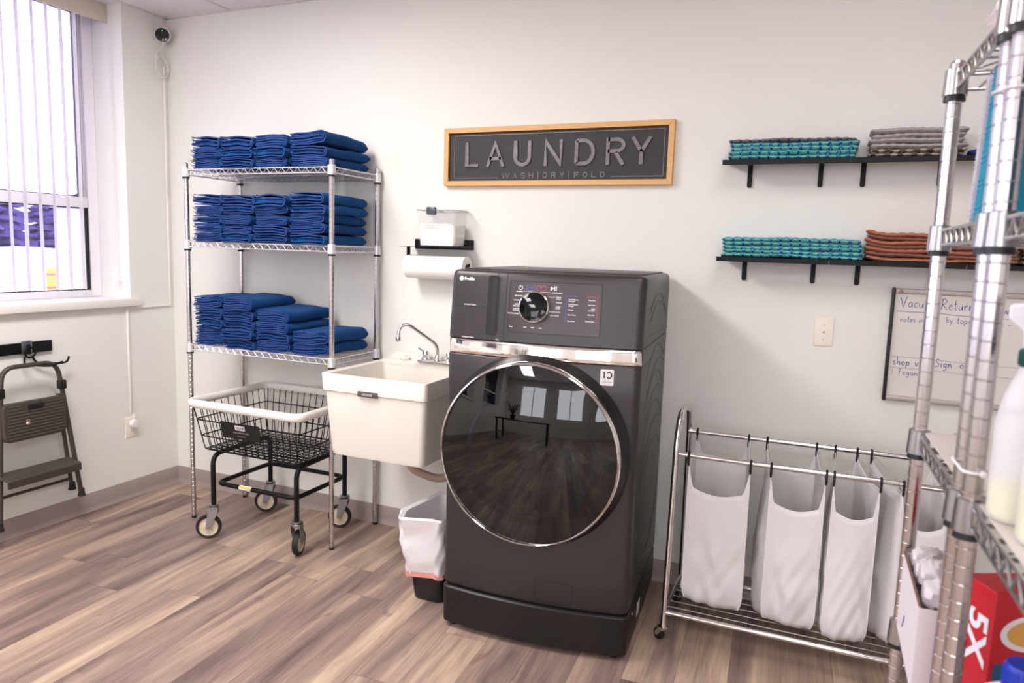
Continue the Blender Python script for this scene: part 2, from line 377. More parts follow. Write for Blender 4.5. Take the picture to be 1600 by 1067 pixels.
# ================================================================== the room
WT = .30   # outer wall thickness
def build_room():
    m = M(); m.box((-WT, ROOM_Y-.2, -.08), (ROOM_X+.2, .2, 0)); struct(m.build('floor', FLOORM))
    m = M(); m.box((-WT, ROOM_Y-.2, H_CEIL), (ROOM_X+.2, .2, H_CEIL+.05)); c = struct(m.build('ceiling', CEILM))
    g = M(); y = -.0
    ys = []; y = -.56
    g.box((0, -.022, H_CEIL-.004), (ROOM_X, 0, H_CEIL)); g.box((0, ROOM_Y, H_CEIL-.004), (.022, 0, H_CEIL))
    while y > ROOM_Y: g.box((0, y-.012, H_CEIL-.004), (ROOM_X, y+.012, H_CEIL-.0005)); y -= .61
    x = .49
    while x < ROOM_X: g.box((x-.012, ROOM_Y, H_CEIL-.005), (x+.012, 0, H_CEIL-.0005)); x += 1.22
    g.build('grid', GRIDM, c)
    m = M(); m.box((-WT, 0, 0), (ROOM_X+.2, .2, H_CEIL)); struct(m.build('wall_back', WALL))
    m = M(); m.box((ROOM_X, ROOM_Y, 0), (ROOM_X+.2, 0, H_CEIL)); struct(m.build('wall_right', WALL))
    m = M(); m.box((-WT, ROOM_Y-.2, 0), (ROOM_X+.2, ROOM_Y, .9)); m.box((-WT, ROOM_Y-.2, 2.5), (ROOM_X+.2, ROOM_Y, H_CEIL))
    for a, b in ((-WT, .8), (2.2, 2.8), (4.2, 4.8), (5.9, ROOM_X+.2)): m.box((a, ROOM_Y-.2, .9), (b, ROOM_Y, 2.5))
    struct(m.build('wall_front', WALL))
    # left wall with window openings
    wins = [(-.30, -2.05), (-2.75, -4.5), (-5.2, -6.95)]
    m = M(); z0 = 1.12
    m.box((-WT, ROOM_Y, 0), (0, 0, z0)); e = 0
    for a, b in wins: m.box((-WT, a, z0), (0, e, H_CEIL)); e = b
    m.box((-WT, ROOM_Y, z0), (0, e, H_CEIL)); struct(m.build('wall_left', WALL))
    def base(name, a, b, ax, sg):
        prof = [(0, 0), (.014, 0), (.012, .004), (.006, .016), (.003, .03), (.003, .098), (0, .102)]
        mm = M()
        if ax == 'x': mm.prism(prof, lambda u, v, t: (t, -u, v), a, b)
        else: mm.prism(prof, lambda u, v, t: (u, t, v), a, b)
        struct(mm.build(name, BASEM))
    base('baseboard_back', .0, ROOM_X, 'x', 1); base('baseboard_left', ROOM_Y, 0, 'y', 1)
    for i, (a, b) in enumerate(wins):
        m = M(); m.rbox((-WT, b-.045, 1.122), (.035, a+.045, 1.165), .004)
        o = m.build('trim_%d' % (i+1), TRIMW); struct(o)
        # double-hung window unit in the opening
        x0, x1 = -.29, -.235; zb, zt = 1.165, H_CEIL-.0; ins = .062
        f = M()
        f.box((x0, b, zb), (x1, b+ins, zt)); f.box((x0, a-ins, zb), (x1, a, zt)); f.box((x0, b+ins, zb), (x1, a-ins, zb+.038)); f.box((x0, b+ins, zt-.05), (x1, a-ins, zt))
        w = struct(f.build('window_%d' % (i+1), VINYL, bevel=.003))
        s = M(); zr0, zr1 = 1.668, 1.727
        s.box((x0+.01, b+ins, zr0), (x1-.004, a-ins, zr1)); s.box((x0+.02, a-ins-.022, zr1), (x1-.018, a-ins, zt-.05)); s.box((x0+.02, b+ins, zr1), (x1-.018, b+ins+.03, zt-.05))
        s.build('sash', VINYL, w, bevel=.002)
        g = M()
        for (za, zc, wd_) in ((zb+.038, zr0, .022), (zr1, zt-.05, .012)):
            ya, yb = b+ins+.002, a-ins-.0015-(.022 if za > 1.6 else 0); xg0, xg1 = x0+.012, x1-.012
            g.box((xg0, yb-wd_, za), (xg1+.006, yb, zc)); g.box((xg0, ya, za), (xg1+.006, ya+wd_, zc)); g.box((xg0, ya+wd_, zc-.006), (xg1, yb-wd_, zc)); g.box((xg0, ya+wd_, za), (xg1, yb-wd_, za+.005))
        g.build('gasket', BLACK, w)
        p = M(); p.box((-.268, b+ins+.01, zb+.038), (-.263, a-ins-.01, zr0)); p.build('pane', WINGL, w)
        p = M(); p.box((-.268, b+ins+.01, zr1), (-.263, a-ins-.02, zt-.05)); p.build('pane', WINGL, w)
    for i, (a, b) in enumerate(((.8, 2.2), (2.8, 4.2), (4.8, 5.9))):
        f = M(); y0, y1 = ROOM_Y-.12, ROOM_Y-.06
        f.box((a, y0, .9), (a+.05, y1, 2.5)); f.box((b-.05, y0, .9), (b, y1, 2.5)); f.box((a+.05, y0, .9), (b-.05, y1, .95)); f.box((a+.05, y0, 2.45), (b-.05, y1, 2.5)); f.box(((a+b)/2-.02, y0, .95), ((a+b)/2+.02, y1, 2.45))
        struct(f.build('window_%d' % (i+4), VINYL))
build_room()

def build_lights():
    k = 0
    for x, y, e in ((1.3, -1.75, 2.1), (3.74, -1.75, .12), (1.3, -4.24, 1.5), (3.74, -4.24, .38), (5.5, -4.24, .2), (1.3, -6.6, 1.1), (3.74, -6.6, .6)):
        if True:
            t = thing('ceiling_light', 'rectangular recessed ceiling troffer light behind the viewpoint', 'ceiling light', (x, y, H_CEIL), group='ceiling troffers')
            m = M(); a, b = .30, .60
            m.box((-a, -b, -.012), (a, -b+.02, 0)); m.box((-a, b-.02, -.012), (a, b, 0)); m.box((-a, -b+.02, -.012), (-a+.02, b-.02, 0)); m.box((a-.02, -b+.02, -.012), (a, b-.02, 0)); m.build('frame', TRIMW, t)
            m = M(); m.box((-a+.02, -b+.02, -.007), (a-.02, b-.02, -.003)); m.build('diffuser', emis('lit_diffuser', (1, .97, .93), 6), t)
            l = bpy.data.lights.new('lamp', 'AREA'); l.shape = 'RECTANGLE'; l.size = .54; l.size_y = 1.14; l.energy = CEIL_W*e; l.color = (1, .975, .95)
            lo = bpy.data.objects.new('lamp', l); C.objects.link(lo); lo.parent = t; lo.location = (0, 0, -.014)
            k += 1
build_lights()

# ------------------------------------------------------------------ outside
def build_outside():
    m = M(); m.box((-160, -90, -.12), (-WT-.02, 110, -.06)); struct(m.build('ground_outside', ASPH))
    # snow bank along the far edge of the lot
    t = M(); rows = []
    for i in range(60):
        y = -30+i*1.6; h = .75+.12*math.sin(i*1.3)+.1*math.sin(i*.37); row = []
        for j in range(9):
            a = j/8; row.append((-40-a*5, y, -.07+h*math.sin(a*PI)**.6))
        rows.append(row)
    t.grid(rows); tag(t.build('snow_bank', SNOW), 'long white snow bank across the far side of the lot', 'snow bank')
    # pale shed with a darker foot
    sh = thing('storage_shed', 'pale grey metal sided shed seen through the window', 'shed', (-31, 25.4, -.06))
    m = M(); m.box((-3, -2.6, .35), (3, 9, 3.1)); m.build('wall', SHEDM, sh)
    m = M(); m.box((-2.9, -2.5, 0), (2.9, 8.9, .35)); m.build('footing', SNOW, sh)
    m = M(); m.prism([(-3.2, 3.1), (3.2, 3.1), (0, 3.9)], lambda u, v, q: (u, q, v), -2.8, 9.2); m.build('roof', SHEDM, sh)
    # bollard
    b = thing('bollard', 'yellow bollard with two red bands standing in the lot', 'bollard', (-13.86, 8.68, -.06))
    m = M(); m.lathe([(.11, 0), (.11, .74), (.10, .78), (.06, .81), (0, .82)], n=24); m.build('post', BOLL, b)
    for z in (.30, .62):
        m = M(); m.lathe([(.112, z), (.112, z+.035)], n=24, cap=False); m.build('band', mat('red_tape', (190, 60, 90), .5), b)
    rr = random.Random(3)
    for i in range(22):
        y = -8+(i//2)*7.8+(i % 2)*3.9; h = rr.uniform(4.5, 4.9); x = -54-(i % 2)*8.4
        t = thing('evergreen_tree', 'dark evergreen tree in the row behind the snowy lot', 'tree', (x, y, -.06), group='trees behind the lot')
        m = M(); m.cyl((0, 0, 0), (0, 0, 1.2), .22, 10); m.build('trunk', TREEM, t)
        m = M()
        for k in range(7):
            z = .3+k*h/8; r = 3.0*(1-k/9)**.25; pr = []
            for (a, b_) in ((r, 0), (r*.95, .25), (r*.35, h/5), (.05, h/3.2)): pr.append((a, z+b_))
            n = 26; vs = []; 
            for (ra, hz) in pr:
                for q in range(n):
                    an = 2*PI*q/n; jr = ra*(1+.22*math.sin(q*3.7+k*2+i)+rr.uniform(-.1, .1)); vs.append((jr*math.cos(an), jr*math.sin(an), hz+rr.uniform(-.15, .15)))
            m.raw(vs, [(a*n+q, a*n+(q+1) % n, (a+1)*n+(q+1) % n, (a+1)*n+q) for a in range(3) for q in range(n)], False)
        m.build('crown', TREEM, t)
build_outside()

# ------------------------------------------------------------------ vertical blind
def build_blind():
    t = thing('vertical_blind', 'white vertical blind with turned vanes under a beige valance in the window', 'window blind', (0, 0, 0))
    m = M(); m.rbox((-.115, -2.04, 2.675), (-.108, -.302, 2.772), .002); m.box((-.20, -.31, 2.69), (-.115, -.303, 2.772)); m.build('valance', VALM, t)
    m = M(); m.box((-.175, -2.03, 2.735), (-.135, -.32, 2.772)); m.build('headrail', WPLAS, t)
    y = -.462
    while y > -2.0:
        a = R(-24) + rnd.uniform(-.03, .03); dx, dy = .044*math.cos(a), .044*math.sin(a); nx, ny = -math.sin(a), math.cos(a)
        top = []; bot = []
        for z in (2.735, 2.2, 1.7, 1.215):
            w = rnd.uniform(-.001, .001)
            tr = []; br = []
            for k in range(5):
                s = k/4*2-1; cv = .006*(1-s*s)+w
                p = (-.155+dx*s+nx*cv, y+dy*s+ny*cv, z); tr.append(p); br.append((p[0]-nx*.0008, p[1]-ny*.0008, z))
            top.append(tr); bot.append(br)
        m = M(); m.slab(top, bot); m.build('vane', VANE, t); y -= .0765
    # bead chain with its hold-down
    c = thing('blind_chain', 'thin looped bead chain hanging beside the window with a clear hold-down', 'blind chain', (0, 0, 0))
    m = M(); m.tube([(-.07, -.316, 2.70), (-.07, -.316, 1.26), (-.07, -.32, 1.245), (-.07, -.326, 1.26), (-.07, -.326, 2.70)], .0018, 6); m.build('chain', WPLAS, c)
    m = M(); m.rbox((-.082, -.33, 1.215), (-.058, -.30, 1.262), .004); m.build('tensioner', CLEARP, c)
build_blind()

# ================================================================== wire racks
PR = .0127
def post_mesh(h, name='post'):
    prof = [(PR*.9, .012)]; z = .03; n = int((h-.03)/.0254)
    prof.append((PR, .016))
    for k in range(n):
        zz = z+k*.0254; prof += [(PR, zz), (PR*.945, zz+.0010), (PR*.945, zz+.0020), (PR, zz+.0030)]
    prof += [(PR, h-.004), (PR*.8, h)]
    return M().lathe(prof, n=14)
def wire_shelf_parts(w, d, closed_sides=True, dense=.0254):
    """rails, zigzag and deck wires of a wire shelf, corners at the post centres, deck top at z=0"""
    m = M(); r = .0030; zt, zb = -.004, -.030; i = .014
    for (a, b, ax) in (((i, 0), (w-i, 0), 'x'), ((i, d), (w-i, d), 'x'), ((0, i), (0, d-i), 'y'), ((w, i), (w, d-i), 'y')):
        A = Vector((a[0], a[1], 0)); B = Vector((b[0], b[1], 0)); D = B-A; L = D.length
        for z in (zt, zb): m.tube([A+Vector((0, 0, z)), B+Vector((0, 0, z))], r, 6)
        n = max(4, int(round(L/.050))); pts = []
        for k in range(n*2+1):
            pts.append(A+D*(.02/L+(1-.04/L)*k/(2*n))+Vector((0, 0, zb if k % 2 == 0 else zt)))
        m.tube(pts, .0024, 5)
    n = int(w/dense)
    for k in range(1, n):
        x = w*k/n; m.tube([(x, 0, .0), (x, d, .0)], .0014, 4)
    for k in range(1, 3 if d < .5 else 4):
        y = d*k/(3 if d < .5 else 4); m.tube([(0, y, -.007), (w, y, -.007)], .0030, 6)
        nn = int(w/.06); m.tube([(w*q/nn, y, -.007 if q % 2 else -.026) for q in range(nn+1)], .0015, 4)
        m.tube([(0, y, -.027), (w, y, -.027)], .0026, 6)
    return m
def rack(name, label, loc, w, d, h, levels, shelf_mat, cat='shelving rack', rotz=0):
    t = thing(name, label, cat, loc, rotz)
    post = None
    for k, (x, y) in enumerate(((0, 0), (w, 0), (0, d), (w, d))):
        if post is None:
            post = post_mesh(h).build('post', POSTM, t, sharp=8); f = M().lathe([(.0, 0), (.012, 0), (.0128, .006), (.0105, .018), (.0, .018)], n=14).build('foot', RUBBER, post); p = post
        else: p = dup(post, t)
        p.location = (x, y, 0)
    sh = None
    for z in levels:
        if sh is None:
            sh = wire_shelf_parts(w, d).build('wire_shelf', shelf_mat, t); s = sh
            c = M(); c.lathe([(PR+.0008, -.043), (PR+.0075, -.040), (PR+.0055, .004), (PR+.0008, .006)], n=18); c.build('collar', shelf_mat, sh)
            c = M(); c.lathe([(PR+.0006, -.050), (PR+.0052, -.050), (PR+.0045, -.040), (PR+.0006, -.040)], n=18); c.build('sleeve', BLACK, sh)
            cols = kids(sh)
            for (x, y) in ((w, 0), (0, d), (w, d)):
                for q in cols: e = q.copy(); C.objects.link(e); e.parent = sh; e.location = (x, y, 0)
        else: s = dup(sh, t)
        s.location = (0, 0, z)
    return t
LX0, LY0, LX1, LY1 = .567, -.409, 1.484, -.032
LV = (1.868, 1.500, .958)
rack('wire_shelving_rack', 'tall chrome wire shelving rack in the corner holding piles of blue towels', (LX0, LY0, 0), LX1-LX0, LY1-LY0, 1.90, LV, WIREW)

# ------------------------------------------------------------------ towels
def towel_mesh(seed, w=.205, d=.365, h=.046, mtl=None, nU=3, side=1):
    r = random.Random(seed); m = M(); t = .0050
    ph = [r.uniform(0, 6.28) for _ in range(6)]; amp = r.uniform(.0015, .0035)
    def wob(x, y): return amp*math.sin(x*19+ph[0]+y*4)+.0014*math.sin(x*47+ph[1])+.003*math.sin(y*9+ph[2])+.0012*math.sin(y*31+x*13+ph[3])
    ny = 11
    for u in range(nU):
        hh = h/2-t*.5-u*(h/2-t*.5)/(nU-.35)*r.uniform(.94, 1.0); xr = w-.002-u*(t+.002); 
        if hh < .0015: hh = .0015
        xl_top = r.uniform(0, .010)+.002*u; xl_bot = r.uniform(0, .010)
        lastU = (u == nU-1); curl = r.uniform(-.004, .006)
        rr = min(hh, .02)
        path = []
        n1 = 9
        for k in range(n1): path.append((xl_top+(xr-rr*1.0-xl_top)*k/(n1-1), hh))
        for k in range(1, 8): a = PI/2-PI*k/8; path.append((xr-rr+rr*1.0*math.cos(a), hh*math.sin(a)))
        for k in range(n1): path.append((xr-rr-(xr-rr-xl_bot)*k/(n1-1), -hh))
        if lastU:                                   # inner flap curls inside the fold
            x0 = xl_bot; path += [(x0-.003, -hh+.004), (x0+.01, -hh+.0075)] if hh > .006 else []
        def sec(off, yy, fr):
            out = []
            for i, (px, pz) in enumerate(path):
                a = path[max(i-1, 0)]; b = path[min(i+1, len(path)-1)]; dx, dz = b[0]-a[0], b[1]-a[1]; L = math.hypot(dx, dz) or 1
                nx, nz = -dz/L, dx/L                # left normal = outward on the top run
                th = t*.5*off
                x = px+nx*th; z = pz+nz*th
                # folded back edge rounds over, front edge slightly open
                e = max(0, (yy-(d-.024))/.024); sq = math.sqrt(max(0, 1-e*e*.90)); pass
                z = z*sq-.002*e
                x = x+(.002*math.sin(px*40+ph[4]) + r_y[u])*fr
                z += wob(x, yy)+(curl*(px-xr)/w*0)
                fl = .0016*math.sin(px*38+ph[5]+u*.9)*fr
                out.append((x, yy+fl*2, z+fl+h/2))
            return out
        r_y = [r.uniform(-.003, .003) for _ in range(nU)]
        ys = [r.uniform(-.006, .004)+.0]+[.0045]+[d*k/(ny-1) for k in range(1, ny-2)]+[d-.024, d-.018, d-.012, d-.006, d-.002, d]
        A = []; B = []
        for yi, yy in enumerate(ys):
            fr = max(0, 1-yy/.05)
            A.append(sec(1, yy, fr)); B.append(sec(-1, yy, fr))
        n0 = len(m.f); m.slab(A, B)
        for q in range(n0, len(m.f)):
            if all(m.v[i][1] < .0046 and m.v[i][1] < ys[1]+.006 for i in m.f[q]) and max(m.v[i][1] for i in m.f[q]) < .0075: m.m[q] = 1
    # the inner folds, set back a little inside the outer ones
    T_ = []; B_ = []
    for yy, kk in ((.014, .55), (.022, .8), (.10, 1), (.20, 1), (d-.05, 1), (d-.022, .7)):
        rt = []; rb = []
        for k in range(13):
            x = .008+(w-.030)*k/12; e = min(1, (12-k)/1.5)*.5+.5; hh = (h/2-t*1.25)*kk*e
            q_ = wob(x, yy)+h/2; rt.append((x, yy+.003*math.sin(x*55+ph[1]), q_+hh)); rb.append((x, yy+.003*math.sin(x*55+ph[1]), q_-hh))
        T_.append(rt); B_.append(rb)
    m.slab(T_, B_)
    # frayed corner threads at the open edge
    for k in range(6):
        z = r.uniform(.004, h-.004); y = r.uniform(0, .02); x = r.uniform(.0, .01)
        m.tube([(x, y, z), (x-.008, y-.003, z+r.uniform(-.003, .006)), (x-.015, y-.004, z+r.uniform(-.006, .01))], [.0016, .0012, .0005], 5)
    return m
TW = []
for k in range(7):
    rk = random.Random(50+k)
    TW.append(towel_mesh(100+k, nU=rk.choice((2, 2, 3)), h=.046))
ORD = ['top', 'second from top', 'third from top', 'fourth from top', 'fifth from top', 'sixth from top']
TOWN = [t_.build('folded_towel', [TOWEL if i % 3 else TOWEL2, HEM]) for i, t_ in enumerate(TW)]
used = set()
def towel(i, x, y, z, sx, sy, sz, rz, tilt, label, group):
    src = TOWN[i % len(TOWN)]
    if i % len(TOWN) in used: o = src.copy(); C.objects.link(o)
    else: o = src; used.add(i % len(TOWN))
    o.location = (x, y, z); o.scale = (sx, sy, sz); o.rotation_euler = (tilt[0], tilt[1], rz)
    tag(o, label, 'towel', group); return o
def towel_piles():
    q = random.Random(11); n = 0
    lev = [('top shelf', LV[0], [3, 3, 3, 3], [.618, .812, 1.032, 1.255], .0475, [.192, .208, .208, .205]),
           ('middle shelf', LV[1], [5, 5, 5, 5], [.622, .812, 1.022, 1.246], .0445, [.190, .205, .208, .205]),
           ('lowest shelf', LV[2], [5, 5, 4, 2], [.615, .808, 1.022, 1.250], .0500, [.190, .200, .208, .215])]
    pos = ['leftmost', 'second', 'third', 'rightmost']
    for ln, z0, cnt, xs, pitch, ws in lev:
        for s in range(4):
            z = z0+.0022
            for k in range(cnt[s]):
                i = q.randrange(7); top = cnt[s]-1-k
                pt = pitch*q.uniform(.94, 1.07); sz = pt/.0478
                w = ws[s]*q.uniform(.96, 1.02)
                dpt = .355 if (s == 3 or top > 0) else q.uniform(.33, .36)
                tx = q.uniform(-.015, .015); ty = q.uniform(-.02, .02); sz *= (1.22 if top == 0 else 1)
                od = 'bottom' if k == 0 else ORD[top]
                nm = 'folded blue towel, %s in the %s pile on the rack\'s %s' % (od, pos[s], ln)
                yf = -.417+q.uniform(-.006, .008)
                towel(i, xs[s]+q.uniform(-.009, .007), yf, z+(.002 if abs(ty) > .01 else 0), w/.205, (min(dpt, -.024-yf))/.37, sz, q.uniform(-.035, .03), (tx*.3, ty*.25), nm, 'blue towels on the rack\'s %s' % ln)
                z += pt+.0005; n += 1
    # loosely laid towels behind on the lowest and middle shelf
towel_piles()

# ================================================================== laundry cart
def caster(parent, x, y, ztop, rz, rw=.062):
    """swivel caster: plate, fork, wheel (tyre and disc)"""
    c = thing  # placeholder
    f = M(); zc = rw
    f.lathe([(.024, 0), (.027, .002), (.027, .010), (.020, .014), (.024, .018), (.024, .024), (.012, .026)], (0, 0, ztop-.026), n=20)
    ca, sa = math.cos(rz), math.sin(rz)
    def P(a, b, z): return (a*ca-b*sa, a*sa+b*ca, z)
    off = -.026
    for sd in (-1, 1):
        b0 = sd*.021; b1 = sd*.0235
        poly = [(.022, ztop-.012), (-.024, ztop-.012), (off-.012, zc+.0), (off-.009, zc-.010), (off+.009, zc-.010), (off+.013, zc+.002), (.020, ztop-.045)]
        f.prism(poly, lambda u, v, t: P(u, t, v), b0, b1)
    f.prism([(-.025, ztop-.016), (.023, ztop-.016), (.023, ztop-.012), (-.025, ztop-.012)], lambda u, v, t: P(u, t, v), -.0235, .0235)
    f.lathe([(.006, -.028), (.006, .028)], P(off, 0, zc), (-sa, ca, 0), n=8)
    f.lathe([(.009, -.029), (.009, -.024)], P(off, 0, zc), (-sa, ca, 0), n=6)
    fo = f.build('caster', ZINC, parent, loc=(x, y, 0))
    ty = M(); ty.lathe([(rw-.016, -.012), (rw-.003, -.014), (rw, -.007), (rw, .007), (rw-.003, .014), (rw-.016, .012)], P(off, 0, zc), (-sa, ca, 0), n=36, cap=False); ty.build('tyre', RUBBER, fo)
    wd_ = M(); wd_.lathe([(0, -.009), (.010, -.011), (.014, -.008), (rw-.019, -.007), (rw-.015, -.013), (rw-.015, .013), (rw-.019, .007), (.014, .008), (.010, .011), (0, .009)], P(off, 0, zc), (-sa, ca, 0), n=36, cap=False)
    wd_.build('wheel', mat('beige_wheel', (206, 190, 166), .4), fo)
    return fo
def build_cart():
    t = thing('laundry_cart', 'black wire laundry cart with a white bumper rim parked under the rack', 'laundry cart', (0, 0, 0))
    X0, X1, Y0, Y1, ZR = .757, 1.452, -.612, -.055, .70
    rim = M(); path = fillet([(X0, Y0, ZR), (X1, Y0, ZR), (X1, Y1, ZR), (X0, Y1, ZR)], .05, 6, True)
    # oval bumper section
    rows = []
    N = len(path)
    for i in range(N):
        a = path[i-1]; b = path[(i+1) % N]; d = (b-a).normalized(); nrm = Vector((d.y, -d.x, 0)); row = []
        for k in range(14):
            an = 2*PI*k/14; row.append(path[i]+nrm*(.013*math.cos(an))+Vector((0, 0, .021*math.sin(an))))
        rows.append(row)
    rim.grid(rows, cu=True, cv=True); rim.build('bumper_rim', CARTRIM, t)
    # tapered wire basket
    bx0, bx1, by0, by1, zb = .815, 1.395, -.555, -.115, .452
    def lerp(f):    # f=0 bottom, 1 rim
        return (bx0+(X0+.012-bx0)*f, bx1+(X1-.012-bx1)*f, by0+(Y0+.012-by0)*f, by1+(Y1-.012-by1)*f, zb+(ZR-.012-zb)*f)
    w = M()
    for f in (.0, .30, .66): 
        x0, x1, y0, y1, z = lerp(f); o = .003
        w.tube(fillet([(x0-o, y0-o, z+.006), (x1+o, y0-o, z+.006), (x1+o, y1+o, z+.006), (x0-o, y1+o, z+.006)], .03, 4, True), .0034, 6, closed=True)
    B = lerp(0); T = lerp(1)
    nx = 15; ny = 11
    for k in range(nx+1):
        f = k/nx; xb = B[0]+(B[1]-B[0])*f; xt = T[0]+.015+(T[1]-T[0]-.03)*f
        w.tube(fillet([(xt, T[2], T[4]), (xb, B[2], zb), (xb, B[3], zb), (xt, T[3], T[4])], .018, 3), .0024, 5)
    for k in range(ny+1):
        f = k/ny; yb = B[2]+(B[3]-B[2])*f; yt = T[2]+.015+(T[3]-T[2]-.03)*f
        w.tube(fillet([(T[0], yt, T[4]), (B[0], yb, zb+.004), (B[1], yb, zb+.004), (T[1], yt, T[4])], .018, 3), .0024, 5)
    for k in range(1, 24):      # second set of floor wires close together
        f = k/24; y = B[2]+(B[3]-B[2])*f; w.tube([(B[0], y, zb-.004), (B[1], y, zb-.004)], .0018, 4)
    w.build('wire_basket', BLACKM, t)
    # tube undercarriage: two inverted U legs front/back and a floor loop
    L = {'fl': (.870, -.562), 'fr': (1.388, -.553), 'bl': (.862, -.142), 'br': (1.366, -.143)}
    zt = .437
    for a, b in (('fl', 'bl'), ('fr', 'br')):
        g = M(); A, B2 = L[a], L[b]
        g.tube(fillet([(A[0], A[1], .175), (A[0], A[1], zt), (B2[0], B2[1], zt), (B2[0], B2[1], .175)], .06, 7), .0125, 12); g.build('leg_frame', BLACKM, t)
    g = M(); x0, x1 = .878, 1.375; y0, y1 = -.545, -.155
    g.tube(fillet([(x0, y0, .285), (x1, y0, .285), (x1, y1, .285), (x0, y1, .285)], .05, 6, True), .0115, 12, closed=True); g.build('brace_loop', BLACKM, t)
    g = M(); g.lathe([(.0122, 0), (.0122, .075)], (1.03, y0, .285), (1, 0, 0), n=14, cap=False); g.build('white_sticker', WPLAS, t)
    g = M(); g.lathe([(.0124, 0), (.0124, .06)], (1.035, y0, .2852), (1, 0, 0), n=14, cap=False); 
    g = M(); g.box((1.035, y0-.0128, .288), (1.10, y0-.006, .2958)); g.build('warning_sticker', YEL, t)
    # hanging name plate, tilted with the basket side
    f0 = .38; f1 = .74
    def plate(u, v, off=0):     # u along x, v 0..1 height
        f = f0+(f1-f0)*v; q = lerp(f); return (.955+u*.245, q[2]-.0065-off, q[4])
    g = M(); top = [[plate(u/6, v) for u in range(7)] for v in (0, 1)]; bot = [[(p[0], p[1]+.002, p[2]) for p in r_] for r_ in top]
    g.slab(top, bot, False); pl = g.build('name_plate', BLACK, t)
    g = M()
    def pf(u0, v0, k=1): return lambda x, y, z: plate((u0+x)/.245, (v0+y)/.093, .0006)
    g.raw([plate(.37, .58, .0004), plate(.62, .58, .0004), plate(.62, .86, .0004), plate(.37, .86, .0004)], [(0, 1, 2, 3)], False); g.build('logo_block', WPLAS, pl)
    g = M(); put_text(g, 'ULINE', .024, lambda x, y, z: plate((.097+x)/.245, (.060+y)/.093, .0009), fit=.052, bold=.0006); g.build('logo_lettering', BLACK, pl)
    g = M(); put_text(g, 'WIRE LAUNDRY CART', .011, lambda x, y, z: plate((.075+x)/.245, (.036+y)/.093, .0006), fit=.10); put_text(g, '1-800-295-5510', .007, lambda x, y, z: plate((.10+x)/.245, (.018+y)/.093, .0006), fit=.05); g.build('plate_text', GREYINK, pl)
    for k, rz in (('fl', R(35)), ('fr', R(-70)), ('bl', R(25)), ('br', R(20))): caster(t, *L[k], .18, rz)
build_cart()

